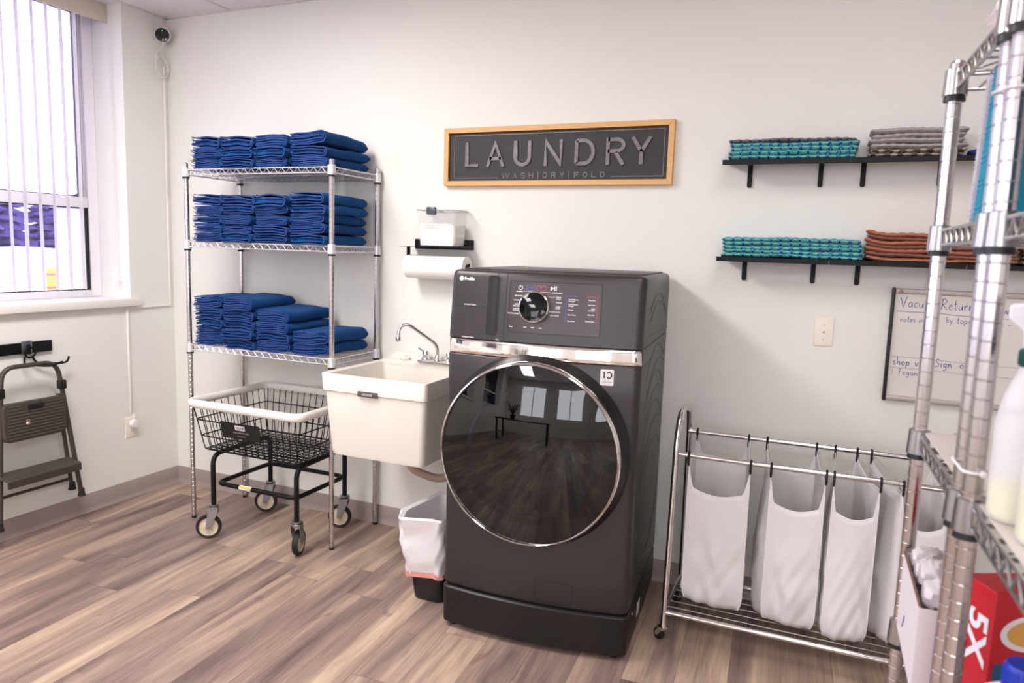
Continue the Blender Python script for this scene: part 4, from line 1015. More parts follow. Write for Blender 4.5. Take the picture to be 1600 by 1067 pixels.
# ================================================================== paper towel holder, detergent box
def build_holder():
    t = thing('paper_towel_holder', 'black metal wall bracket with a small tray and paper towel arm', 'paper towel holder', (0, 0, 0))
    m = M(); m.rbox((1.695, -.004, 1.498), (2.030, -.001, 1.547), .0012); m.box((1.695, -.150, 1.5060), (2.030, -.004, 1.5085)); m.build('tray', BLACKM, t, bevel=.0006)
    m = M(); m.box((2.027, -.150, 1.5085), (2.030, -.004, 1.518)); m.build('tray_lip', BLACKM, t)
    m = M(); m.rbox((1.700, -.092, 1.385), (1.703, -.060, 1.506), .001); m.build('arm', BLACKM, t)
    m = M(); m.tube(fillet([(1.690, -.082, 1.409), (2.046, -.082, 1.409), (2.046, -.082, 1.432)], .01, 4), .0045, 8); m.build('spindle', BLACKM, t)
    for x in (1.74, 1.985): M().lathe([(.005, 0), (.0045, .0015), (0, .002)], (x, -.004, 1.530), (0, -1, 0), n=12).build('screw', ZINC, t)
    r = thing('paper_towel_roll', 'white paper towel roll hanging under the black tray', 'paper towel roll', (1.871, -.082, 1.409))
    m = M(); L = .165; m.lathe([(.0215, -L), (.056, -L), (.058, -L+.002), (.058, L-.002), (.056, L), (.0215, L)], (0, 0, 0), (1, 0, 0), n=48, cap=False); m.build('sheets', PAPER, r)
    m = M(); m.lathe([(.0213, -L-.0005), (.0213, L+.0005), (.0200, L+.0005), (.0200, -L-.0005)], (0, 0, 0), (1, 0, 0), n=24, cap=False); m.build('core', mat('card_core', (150, 120, 96), .9), r)
    m = M(); m.grid([[(x, -.0582*math.cos(a), -.0582*math.sin(a)) for x in (-L+.001, L-.001)] for a in [R(-20)+R(45)*k/6 for k in range(7)]]+[[(x, .058*math.sin(0)-.040, -.058) for x in (-L+.001, L-.001)]] if False else [[(x, -.0584*math.cos(a), -.0584*math.sin(a)) for x in (-L+.001, L-.001)] for a in [R(-20)+R(45)*k/6 for k in range(7)]]); m.build('loose_sheet', PAPER, r)
    # detergent box with lid and latch
    b = thing('detergent_container', 'clear plastic flip-lid container of white powder on the black tray', 'container', (1.894, -.078, 1.5087))
    def ring(w, d, z, rr=.02): return fillet([(-w, -d, z), (w, -d, z), (w, d, z), (-w, d, z)], rr, 5, True)
    m = M(); rows = [ring(.090, .054, 0), ring(.098, .060, .004), ring(.103, .064, .10), ring(.109, .069, .175), ring(.1065, .0665, .175), ring(.1005, .0615, .10), ring(.0955, .0575, .006), ring(.088, .052, .003)]
    m.grid(rows, cu=True); n = len(rows[0]); m.raw(rows[0], [list(range(n))[::-1]]); m.raw(rows[-1], [list(range(n))]); m.build('body', CLEARP, b)
    m = M(); rows = [ring(.110, .070, .173), ring(.1115, .0715, .176), ring(.1115, .0715, .184), ring(.108, .068, .188)]; m.grid(rows, cu=True); m.raw(rows[-1], [list(range(n))]); m.raw(rows[0], [list(range(n))[::-1]]); m.build('lid', CLEARP, b)
    m = M(); rows = [ring(.1122, .0722, .1745), ring(.1122, .0722, .1765), ring(.108, .068, .1765), ring(.108, .068, .1745)]; m.grid(rows, cu=True, cv=True); m.build('gasket', SMOKE, b)
    m = M(); m.rbox((-.046, -.084, .152), (.004, -.066, .190), .006); m.build('latch', SMOKE, b)
    m = M(); m.rbox((.018, -.0745, .166), (.044, -.0690, .171), .002); m.build('lid_clip', SMOKE, b)
    m = M(); rows = [ring(.0950, .0570, .0065, .018), ring(.0985, .0600, .06, .018)]
    def surf(z): return [Vector((p.x, p.y, z+.006*math.sin(p.x*40+1)+.004*math.sin(p.y*60))) for p in ring(.0995, .0605, z, .018)]
    rows.append(surf(.112)); m.grid(rows, cu=True); m.raw(rows[0], [list(range(n))[::-1]]); ctr = [(0, 0, .120)]; k = len(m.v); 
    m.raw(rows[-1]+ctr, [(i, (i+1) % n, n) for i in range(n)])
    pw = m.build('laundry_powder', POWDER, None, loc=(1.894, -.078, 1.5087)); tag(pw, 'white laundry powder half filling the clear flip-lid container', 'powder', kind='stuff')
    m = M(); 
    for s_, z, w_ in (('Laundry Detergent', .101, .068), ('Use 1-2 Tbsp Per Load', .088, .080)):
        put_text(m, s_, .009, lambda x, y, zz: (-.068+x, -.0640, z+y), fit=w_)
    m.build('label_text', mat('label_grey', (150, 145, 150), .6), b)
    for a, c_ in (((-.072, .083), (.018, .083)), ((.018, .083), (.018, .112))):
        pass
build_holder()

# ================================================================== black wall shelves and mop pads
def wall_shelf(x0, x1, z, br, label, group):
    t = thing('wall_shelf', label, 'wall shelf', (x0, 0, z), group=group); w = x1-x0
    m = M(); m.box((0, -.148, -.002), (w, -.001, 0)); m.box((0, -.150, -.019), (w, -.1475, 0)); m.box((0, -.1475, -.019), (w, -.135, -.017)); m.box((0, -.0035, -.002), (w, -.001, .012)); m.build('plate', BLACKM, t, bevel=.0005)
    for b in br:
        m = M(); x = b-x0; hw = .0095
        m.rbox((x-hw, -.135, -.011), (x+hw, -.004, -.002), .0015); m.prism([(-hw, -.092), (-hw*.6, -.098), (hw*.6, -.098), (hw, -.092), (hw, -.004), (-hw, -.004)], lambda u, v, q: (x+u, q, v), -.008, -.001)
        m.prism([(-.008, -.011), (-.045, -.011), (-.008, -.045)], lambda u, v, q: (x+q, u, v), -.0015, .0015); bo = m.build('bracket', BLACKM, t)
    return t
ZU, ZL = 1.893, 1.505
wall_shelf(3.215, 3.685, ZU, (3.311, 3.584), 'black wall shelf, upper left, carrying teal mop pads', 'black shelves high on the wall')
wall_shelf(3.688, 4.150, ZU, (3.739, 4.005), 'black wall shelf, upper right, carrying grey mop pads', 'black shelves high on the wall')
wall_shelf(3.215, 3.640, ZL, (3.315, 3.585), 'black wall shelf, lower left, carrying teal mop pads', 'black shelves low on the wall')
wall_shelf(3.643, 4.100, ZL, (3.750, 4.009), 'black wall shelf, lower middle, carrying orange mop pads', 'black shelves low on the wall')
wall_shelf(4.103, 4.560, ZL, (4.167, 4.43), 'black wall shelf, lower right, behind the near chrome racks', 'black shelves low on the wall')
def mop_mesh(seed, L, D, th, ends=.02, up=0):
    r = random.Random(seed); p1, p2, p3 = [r.uniform(0, 6.28) for _ in range(3)]; nx, ny = 96, 10; rows_t = []; rows_b = []
    for j in range(ny+1):
        tr = []; br = []; v = j/ny*2-1
        for i in range(nx+1):
            x = L*i/nx; e = min(x, L-x); ee = min(1, e/ends); rc = math.sqrt(max(0, 1-(1-ee)**2)) if ee < 1 else 1
            fy = math.sqrt(max(0.0, 1-abs(v)**6)); ruff = .0020*math.sin(x*210+p1+(j % 2)*2)+.0012*math.sin(x*97+p2)
            y = v*D/2*(.94+.06*rc)+ruff*(1 if abs(v) > .7 else .3)
            lift = up*max(0, 1-x/.10)**2+.0025*math.sin(x*9+p3)+.0012*math.sin(x*33+p1)
            hgt = th*(.15+.85*fy)*(.35+.65*rc)
            cz = th/2+lift
            tr.append((x, y, cz+hgt/2+(.0012*math.sin(x*190+p2)*fy))); br.append((x, y, cz-hgt/2))
        rows_t.append(tr); rows_b.append(br)
    m = M(); m.slab(rows_t, rows_b); return m
def mop_pile(seed, x0, x1, z, spec, labf, group, yc=-.079, D=.125, up=0):
    r = random.Random(seed)
    for k, (mt, th, nm, col) in enumerate(spec):
        top = len(spec)-1-k; L = x1-x0+r.uniform(-.010, .006); m = mop_mesh(seed*10+k, L, D, th*1.08, up=up*(.45+.55*k/len(spec)))
        o = m.build(nm, mt, None, loc=(x0+r.uniform(-.006, .006), yc+r.uniform(-.003, .003), z+.0008)); o.rotation_euler.z = r.uniform(-.008, .008)
        od = 'bottom' if k == 0 else ORD[top]
        tag(o, labf % (col, od), 'mop pad', group); z += th
mop_pile(31, 3.238, 3.716, ZU, [(MOPT, .0165, 'mop_pad', 'teal')]*4+[(MOPTG, .0125, 'mop_pad', 'grey backed')], '%s mop pad, %s in the left pile on the upper black shelf', 'mop pads on the upper left shelf')
mop_pile(32, 3.750, 4.066, ZU, [(MOPC, .016, 'mop_pad', 'cream and grey')]*2+[(MOPG, .0175, 'mop_pad', 'plain grey')]*4, '%s mop pad, %s in the right upper shelf pile', 'mop pads on the upper right shelf')
mop_pile(33, 3.232, 3.757, ZL, [(MOPT, .0158, 'mop_pad', 'teal')]*5, '%s mop pad, %s in the left pile on the lower black shelf', 'mop pads on the lower left shelf')
mop_pile(34, 3.768, 4.262, ZL, [((MOPO, MOPB)[k % 2] if k < 6 else MOPO, .0150, 'mop_pad', ('orange', 'brown')[k % 2] if k < 6 else 'orange') for k in range(7)], '%s mop pad, %s in the pile right of the lower teal pads', 'orange mop pads on the lower shelf', up=.020)
mop_pile(35, 4.275, 4.55, ZL, [(MOPN, .017, 'mop_pad', 'black and cream')]*2+[(MOPO, .016, 'mop_pad', 'orange')]*2, '%s mop pad, %s in the rightmost pile on the lower shelf', 'mop pads on the lower right shelf')
m = mop_mesh(77, .085, .07, .022, ends=.03); o = m.build('scrub_pad', mat('blue_pad', (20, 40, 130), .8, noise=.3), None, loc=(4.075, -.10, ZU+.001)); tag(o, 'small dark blue pad at the right end of the upper black shelf', 'pad')

# ================================================================== light switch, outlet
def wall_plate(name, label, cat, loc, rotz, toggle):
    t = thing(name, label, cat, loc, rotz)
    m = M(); rows = []
    for y, k in ((0, 1), (-.003, 1), (-.0055, .93), (-.006, .9)): rows.append([(x*k*.037, y, z*k*.060) for x, z in ((-1, -1), (1, -1), (1, 1), (-1, 1))])
    m.grid(rows, cu=True, sm=False); m.raw(rows[-1], [(0, 1, 2, 3)], False); m.raw(rows[0], [(3, 2, 1, 0)], False); m.build('plate', IVORY, t)
    if toggle:
        m = M(); m.box((-.006, -.0068, -.013), (.006, -.006, .013)); m.build('toggle_slot', TRIMW, t)
        m = M(); m.prism([(-.006, -.006), (-.018, .002), (-.019, .007), (-.006, .006)], lambda u, v, q: (q, u, v), -.0045, .0045); m.build('toggle', IVORY, t)
        for z in (-.030, .030): M().lathe([(.0028, 0), (.0024, .001), (0, .0012)], (0, -.006, z), (0, -1, 0), n=12).build('screw', ZINC, t)
    else:
        for z in (-.0195, .0195):
            m = M(); pts = [(.0145*math.cos(a), z+max(-.0105, min(.0105, .0145*math.sin(a)))) for a in [2*PI*k/24 for k in range(24)]]; m.prism(pts, lambda u, v, q: (u, q, v), -.0075, -.006); rc = m.build('receptacle', WPLAS, t)
            m = M()
            for x in (-.0065, .0065): m.box((x-.0009, -.0078, z-.003), (x+.0009, -.0074, z+.005))
            m.lathe([(.0022, 0), (0, .0003)], (0, -.0075, z-.0065), (0, -1, 0), n=10); m.build('slots', DARKGAP, rc)
        M().lathe([(.0028, 0), (.0024, .001), (0, .0012)], (0, -.006, 0), (0, -1, 0), n=12).build('screw', ZINC, t)
    return t
wall_plate('light_switch', 'ivory light switch plate on the wall left of the whiteboard', 'light switch', (3.645, 0, 1.210), 0, True)
wall_plate('wall_outlet', 'white duplex outlet low on the left wall under the conduit', 'outlet', (0, -.328, .418), R(90), False)
def build_conduit():
    p = thing('plug_adapter', 'round white power adapter plugged into the low wall outlet', 'adapter', (.0075, -.326, .440))
    m = M(); m.lathe([(.018, 0), (.0235, .004), (.0245, .012), (.0245, .026), (.021, .033), (.0, .035)], (0, 0, 0), (1, 0, 0), n=28); m.build('body', WPLAS, p)
    m = M(); m.tube([(.016, 0, .022), (.014, .004, .040), (.008, .002, .062)], .0028, 8); m.build('strain_relief', WPLAS, p)
    t = thing('cable_raceway', 'thin white cable raceway running down the corner and along under the sill', 'raceway', (0, 0, 0))
    def seg(a, b): mm = M(); mm.rbox(a, b, .002); mm.build('raceway_channel', TRIMW, t)
    seg((.0005, -.040, 1.76), (.0115, -.026, 2.50)); seg((.0005, -.038, 1.106), (.0105, -.025, 1.758)); seg((.0005, -.320, 1.106), (.0105, -.038, 1.118)); seg((.0005, -.334, .505), (.0105, -.322, 1.118))
    c = thing('security_camera', 'round white security camera with black face in the upper corner', 'camera', (.050, -.072, 2.665))
    d = Vector((.62, -.70, -.30)).normalized()
    m = M(); m.lathe([(0, -.052), (.022, -.048), (.036, -.036), (.0425, -.018), (.043, 0), (.042, .014), (.0395, .024), (.0375, .027)], (0, 0, 0), d, n=40, cap=False); m.build('housing', WPLAS, c, sharp=60)
    m = M(); m.lathe([(.0375, .027), (.034, .0255), (.0, .0262)], (0, 0, 0), d, n=40, cap=False); m.build('face', mat('black_gloss', (10, 14, 20), .08), c)
    m = M(); m.lathe([(.0095, .0258), (.0095, .0275), (.006, .0275), (0, .0268)], (0, 0, 0), d, n=24, cap=False); m.build('lens', DARKGAP, c)
    up = (Vector((0, 0, 1))-d*d.z).normalized(); q = d*.0268+up*.022
    m = M(); m.lathe([(.0022, 0), (0, .001)], q, d, n=10); m.build('status_light', emis('green_led', (.02, .9, .4), 2.5), c)
    m = M(); m.lathe([(.030, 0), (.032, .005), (.012, .010), (.010, .034)], (-.049, .020, -.012), Vector((1, -.35, .2)), n=20); m.build('wall_mount', WPLAS, c)
    m = M(); m.tube(fillet([(.0, 0, -.042), (-.005, .005, -.058), (-.038, .018, -.062), (-.040, .022, -.085)], .012, 4), .0028, 8); m.build('lead', WPLAS, c)
    k = thing('coiled_cable', 'white cable coiled in loops below the corner security camera', 'cable', (0, 0, 0))
    m = M(); pts = []; q_ = random.Random(9)
    cy, cz = -.058, 2.492
    for i in range(3*40+1):
        a = i/40*2*PI+1.2; lo = i//40; ry = .040+.006*lo; rz = .050+.006*((lo*2) % 3)
        pts.append((.018+.0045*lo/1.2+.003*math.sin(a*1.3), cy+.004*math.sin(lo*3)+ry*math.cos(a)*.92, cz+.003*math.cos(lo*2)+rz*math.sin(a)))
    m.tube(pts, .0023, 7); m.tube([(.010, -.05, 2.575), (.02, -.085, 2.57), (.025, -.104, 2.53), (.02, -.10, 2.48)], .0028, 7); m.tube([(.010, -.05, 2.575), (.018, -.06, 2.555), (.02, -.035, 2.525), (.014, -.033, 2.497)], .0028, 7); m.build('cable_loops', WPLAS, k)
    m = M(); m.tube(arc((.024, -.062, 2.546), .010, 0, 2*PI, 12, 'yz'), .0015, 6); m.build('cable_tie', WPLAS, k)
build_conduit()

# ================================================================== whiteboard
GL = {  # handwriting strokes on a unit grid: x-height .5, ascender 1, descender -.4; (width, strokes)
 'V': (.62, [[(0,1),(.28,0),(.6,1.1)]]), 'a': (.42, [[(.36,.44),(.2,.5),(.05,.34),(.04,.12),(.16,0),(.3,.12),(.36,.44),(.36,.1),(.42,0)]]),
 'c': (.36, [[(.33,.42),(.2,.5),(.05,.32),(.06,.1),(.2,0),(.36,.08)]]), 'u': (.42, [[(.04,.5),(.04,.15),(.14,0),(.28,.08),(.36,.5),(.36,.1),(.42,0)]]),
 'm': (.6, [[(.03,.5),(.03,0),(.06,.36),(.18,.5),(.26,.38),(.27,0),(.3,.36),(.42,.5),(.52,.38),(.54,0)]]), 'R': (.6, [[(.12,1),(.06,0)],[(0,.9),(.25,1.08),(.5,.88),(.38,.58),(.1,.5),(.56,0)]]),
 'e': (.38, [[(.06,.26),(.32,.3),(.26,.5),(.1,.46),(.04,.2),(.16,0),(.38,.08)]]), 't': (.32, [[(.14,.95),(.12,.12),(.2,0),(.3,.05)],[(0,.56),(.3,.6)]]),
 'r': (.34, [[(.04,.5),(.06,0),(.08,.32),(.2,.5),(.32,.44)]]), 'n': (.42, [[(.04,.5),(.04,0),(.08,.34),(.22,.5),(.34,.36),(.36,0)]]), '-': (.4, [[(.05,.28),(.36,.3)]]),
 'w': (.56, [[(.02,.5),(.12,0),(.26,.42),(.38,0),(.54,.52)]]), 'h': (.42, [[(.06,1.05),(.04,0),(.1,.36),(.24,.5),(.34,.36),(.36,0)]]), 'o': (.4, [[(.2,.5),(.05,.36),(.05,.12),(.2,0),(.34,.14),(.34,.38),(.2,.5)]]),
 's': (.34, [[(.3,.46),(.12,.5),(.06,.36),(.26,.2),(.24,.04),(.04,.02)]]), 'i': (.16, [[(.08,.5),(.08,0)],[(.09,.72),(.1,.76)]]), 'b': (.4, [[(.06,1),(.05,.06),(.2,0),(.34,.16),(.3,.4),(.08,.42)]]),
 'y': (.4, [[(.04,.5),(.1,.2),(.24,.16)],[(.36,.5),(.22,.02),(.04,-.38)]]), 'p': (.42, [[(.06,.5),(.02,-.4)],[(.06,.34),(.2,.5),(.36,.36),(.3,.06),(.08,.08)]]), 'v': (.4, [[(.03,.5),(.18,0),(.38,.5)]]),
 'S': (.5, [[(.46,.9),(.24,1.0),(.06,.82),(.16,.62),(.38,.46),(.36,.14),(.04,.04)]]), 'g': (.42, [[(.34,.42),(.18,.5),(.04,.3),(.12,.06),(.3,.14),(.36,.48),(.34,-.2),(.18,-.4),(.02,-.28)]]),
 'T': (.5, [[(.02,.95),(.5,1.02)],[(.26,.98),(.2,0)]]), 'G': (.5, [[(.42,.9),(.2,.95),(.04,.5),(.12,.06),(.38,.08),(.42,.42),(.24,.42)]]), '1': (.14, [[(.08,.9),(.06,0)]]), '.': (.14, [[(.05,.02),(.08,.04)]]), ' ': (.34, []), 'l': (.16, [[(.1,1),(.07,0)]]), 'k': (.38, [[(.06,1),(.04,0)],[(.32,.5),(.08,.24),(.36,0)]])}
def handwrite(m, s_, x, z, h, y, r, width=None, slope=0):
    tot = sum(GL[c][0]+.10 for c in s_); k = (width/tot) if width else h; cx = 0
    for c in s_:
        w_, st = GL[c]
        for p in st:
            P = [Vector((x+(cx+a)*k, y, z+b*h+slope*(cx+a)*k)) for a, b in p]
            Q = [P[0]]
            for i in range(1, len(P)-1): Q += [P[i]*.75+P[i-1]*.25, P[i], P[i]*.75+P[i+1]*.25]
            Q.append(P[-1]); m.tube(Q, r, 4)
        cx += w_+.10
def build_whiteboard():
    X0, X1, Z0, Z1 = 3.879, 4.84, .957, 1.402
    t = thing('whiteboard', 'whiteboard with blue handwriting hung on the wall behind the chrome racks', 'whiteboard', (0, 0, 0))
    m = M(); m.box((X0+.006, -.014, Z0+.004), (X1-.006, -.001, Z1-.004)); m.build('surface', WB, t)
    for z0, z1 in ((Z0, Z0+.020), (Z1-.020, Z1)):
        m = M(); m.rbox((X0+.012, -.022, z0), (X1-.012, -.002, z1), .004); m.build('frame_rail', ALU, t)
    for x0, x1 in ((X0, X0+.013), (X1-.013, X1)):
        m = M(); m.rbox((x0, -.026, Z0-.003), (x1, -.001, Z1+.003), .004); m.build('end_cap', BLACK, t)
    m = M(); m.lathe([(.0085, 0), (.0085, .004), (.004, .006), (0, .006)], (3.909, -.022, Z1-.011), (0, -1, 0), n=20); m.build('rivet', mat('tan_rivet', (168, 130, 116), .5), t)
    y = -.0147
    for s_, x, z, h, w_, r_ in (('Vacuum', 3.912, 1.330, .040, .132, .0010), ('Return', 4.052, 1.328, .040, .112, .0010), ('-', 4.168, 1.328, .04, .018, .0009), ('what', 4.256, 1.322, .036, .075, .0010), ('shop vac', 3.905, 1.100, .030, .125, .0011), ('Sign', 4.052, 1.103, .032, .060, .0011), ('out', 4.135, 1.106, .028, .050, .0011),
            ('notes in van', 3.918, 1.272, .024, .128, .0008), ('by tape-', 4.074, 1.278, .024, .098, .0008), ('vac -', 4.228, 1.275, .024, .06, .0008), ('Tegan G', 3.926, 1.062, .024, .100, .0008)):
        m = M(); handwrite(m, s_, x, z, h, y, r_, w_); m.build('handwriting', INK, t)
    m = M(); m.tube([(3.902, y, 1.3135), (4.05, y, 1.3115), (4.15, y, 1.306), (4.40, y, 1.303)], .0009, 4); m.build('underline', INK, t)
    for z, b in ((1.134, -.01), (1.090, -.008)): m = M(); m.tube([(3.897, y, z), (4.05, y, z+b*.3), (4.19, y, z+b), (4.40, y, z+b)], .0006, 4); m.build('ruled_line', INK2, t)
    m = M(); handwrite(m, '1', 3.905, 1.060, .022, y, .0006, .006); m.build('list_number', INK2, t)
build_whiteboard()

# ================================================================== laundry sorter trolley and its bags
HX0, HX1 = 3.155, 4.108
def build_sorter():
    t = thing('laundry_sorter', 'chrome rolling sorter frame with two rods standing right of the washing machine', 'laundry sorter', (0, 0, 0))
    fr = .0115
    for x in (HX0, HX1):
        m = M(); m.tube(fillet([(x, -.522, .085), (x, -.462, .80), (x, -.415, .892), (x, -.225, .892), (x, -.178, .80), (x, -.150, .085)], .06, 7), fr, 14); m.build('side_frame', CHROME, t)
    for y, z, r in ((-.462, .742, .0098), (-.185, .772, .0098)):
        m = M(); m.tube([(HX0, y, z), (HX1, y, z)], r, 14); m.build('hanging_rod', CHROME, t)
    for y, z in ((-.519, .118), (-.153, .118)):
        m = M(); m.tube([(HX0, y, z), (HX1, y, z)], .0098, 14); m.build('bottom_rail', CHROME, t)
    for x in (HX0, HX1):
        m = M(); m.tube([(x, -.519, .118), (x, -.153, .118)], .0080, 10); m.build('end_rail', CHROME, t)
    m = M()
    for k in range(1, 7): y = -.519+.366*k/7; m.tube([(HX0, y, .118), (HX1, y, .118)], .0020, 5)
    for k in range(1, 22): x = HX0+(HX1-HX0)*k/22; m.tube([(x, -.519, .114), (x, -.153, .114)], .0016, 5)
    m.build('wire_base', ZINC, t)
    for x, y, a in ((HX0, -.522, -40), (HX1, -.522, 30), (HX0, -.150, 60), (HX1, -.150, -20)):
        m = M(); m.lathe([(.0, .048), (.012, .048), (.020, .052), (.021, .060), (.013, .064), (.010, .088)], (x, y, 0), n=18, cap=False)
        ca, sa = math.cos(R(a)), math.sin(R(a)); P = lambda u, v, z: (x+u*ca-v*sa, y+u*sa+v*ca, z)
        for sd in (-1, 1): m.prism([(.012, .054), (-.016, .054), (-.034, .022), (-.026, .014), (-.014, .020), (.004, .044)], lambda u, v, q: P(u, q, v), sd*.013-.001, sd*.013+.001)
        m.prism([(-.018, .046), (.012, .046), (.012, .050), (-.018, .050)], lambda u, v, q: P(u, q, v), -.014, .014)
        c = m.build('caster', CHROME, t)
        m = M(); m.lathe([(.006, -.010), (.0205, -.0105), (.0225, -.007), (.0225, .007), (.0205, .0105), (.006, .010)], P(-.022, 0, .0228), (-sa, ca, 0), n=24); m.build('wheel', RUBBER, c)
    return t
build_sorter()
def bag(seed, xf0, xf1, xr0, xr1, zb, label, bulge=.0, zt=.620, lean=0):
    """open sack hung from four hooks; front panel scooped low, sides running back to the rear rod"""
    t = thing('laundry_bag', label, 'laundry bag', (0, 0, 0), group='white bags on the laundry sorter')
    r = random.Random(seed); ph = [r.uniform(0, 6.28) for _ in range(8)]
    yf, yr = -.462, -.185
    nf, nsd = 44, 22
    # perimeter: front left -> front right -> rear right -> rear left
    P = []
    for k in range(nf): s_ = k/nf; P.append(('f', s_, xf0+(xf1-xf0)*s_, yf))
    for k in range(nsd): s_ = k/nsd; P.append(('r', s_, xf1+(xr1-xf1)*s_, yf+(yr-yf)*s_))
    for k in range(nf): s_ = k/nf; P.append(('b', s_, xr1+(xr0-xr1)*s_, yr))
    for k in range(nsd): s_ = k/nsd; P.append(('l', s_, xr0+(xf0-xr0)*s_, yr+(yf-yr)*s_))
    def top(side, s_):
        e = min(s_, 1-s_)
        if side == 'f': st = max(0, 1-e/.095); return zt-.030*math.sin(PI*s_)+.093*st**1.5
        if side == 'b': st = max(0, 1-e/.10); return .690-.030*math.sin(PI*s_)+.06*st
        z0, z1 = (.713, .745) if side == 'r' else (.745, .713)
        return z0+(z1-z0)*s_-.02*math.sin(PI*s_)
    NZ = 22; rows = []
    cx, cy = (xf0+xf1+xr0+xr1)/4, (yf+yr)/2
    pc = [(p[2]-cx, p[3]-cy) for p in P]; n = len(P)
    for j in range(NZ+1):
        v = j/NZ; row = []
        for i, (sd, s_, x, y) in enumerate(P):
            zt_ = top(sd, s_); z = zt_+(zb-zt_)*v
            an = math.atan2(pc[i][1], pc[i][0]); hh = max(0, min(1, (zt_-z)/.30))
            dep = (zt+.1-z)/(zt+.1-zb)
            e = min(s_, 1-s_)
            bl = bulge*hh*math.sin(PI*s_)*.8
            if sd == 'f': bl = (.012+bulge*.2)*hh*math.sin(PI*s_)
            fold = (.0045*math.sin((z*34+s_*9)+ph[4]+2*math.sin(s_*7+ph[5]))*dep+.0030*math.sin(z*61-s_*23+ph[6])+.0045*math.sin(an*5+ph[0]+dep*3)+.0035*math.sin(an*9+ph[1]-dep*5)+.002*math.sin(dep*22+an*3+ph[2]))*hh*(math.sin(PI*min(1, max(0, s_)))**.5)
            dx, dy = (0, -1) if sd == 'f' else (1, 0) if sd == 'r' else (0, 1) if sd == 'b' else (-1, 0)
            sq = 1
            if v > .90: sq = 1-.10*((v-.90)/.10)**2
            xx = cx+(x-cx)*sq+dx*(bl+fold)+lean*dep*dep; yy = cy+(y-cy)*sq*(1-.10*dep)+dy*(bl+fold)
            row.append((xx, yy, z+(.006*math.sin(an*3+ph[3])*v)))
        rows.append(row)
    m = M(); m.grid(rows, cu=True)
    # bottom
    bc = (sum(p[0] for p in rows[-1])/n, sum(p[1] for p in rows[-1])/n, zb-.006)
    k0 = len(m.v); inner = [((p[0]*.55+bc[0]*.45), (p[1]*.55+bc[1]*.45), zb-.006) for p in rows[-1]]
    m.grid([rows[-1], inner], cu=True); m.raw(inner, [list(range(n))], True)
    o = m.build('sack', CANVAS, t, sharp=80); so = o.modifiers.new('cloth', 'SOLIDIFY'); so.thickness = .0016; so.offset = 0
    # stitched hem following the mouth
    hm = M(); ed = []
    for i in range(n): a = Vector(rows[0][i]); ed.append(a)
    hm.tube(ed, .0020, 5, closed=True)
    # side seams of the front panel
    for i in (0, nf): hm.tube([Vector(rows[j][i])+Vector((0, -.0006, 0)) for j in range(2, NZ+1)], .0016, 5)
    hm.build('hem', mat('hem_white', (238, 232, 232), .9), t)
    # wire spreaders on each side
    for (xf, xr) in ((xf0, xr0), (xf1, xr1)):
        w_ = M(); w_.tube(fillet([(xf, yf+.012, .700), (xf+(xr-xf)*.15, yf+.055, .735), (xr-(xr-xf)*.1, yr-.035, .770), (xr, yr-.004, .728)], .02, 4), .0019, 6); w_.build('spreader_wire', CHROME, t)
    for (x, y, z) in ((xf0, yf, .742), (xf1, yf, .742), (xr0, yr, .772), (xr1, yr, .772)):
        h = M(); pts = fillet([(x, y-.0125, z-.030), (x, y-.0125, z+.004), (x, y-.002, z+.0135), (x, y+.0115, z+.006), (x, y+.0125, z-.012)], .010, 5); h.tube(pts, .0046, 8)
        h.tube([(x, y-.0125, z-.030), (x, y-.006, z-.038), (x, y, z-.034)], .0042, 8); h.build('hook', BLACK, t)
    return t
bag(1, 3.205, 3.433, 3.192, 3.398, .150, 'flat white canvas laundry bag hanging leftmost on the chrome sorter', .006, .622)
bag(2, 3.505, 3.693, 3.470, 3.655, .138, 'white canvas laundry bag second from left, bulging at its left side', .035, .612)
bag(3, 3.718, 3.868, 3.722, 3.800, .128, 'white canvas laundry bag third from left, with rounded bottom', .030, .615)
bag(4, 3.938, 4.080, 3.850, 4.060, .138, 'white canvas laundry bag hanging rightmost, half behind the near rack post', .030, .612)

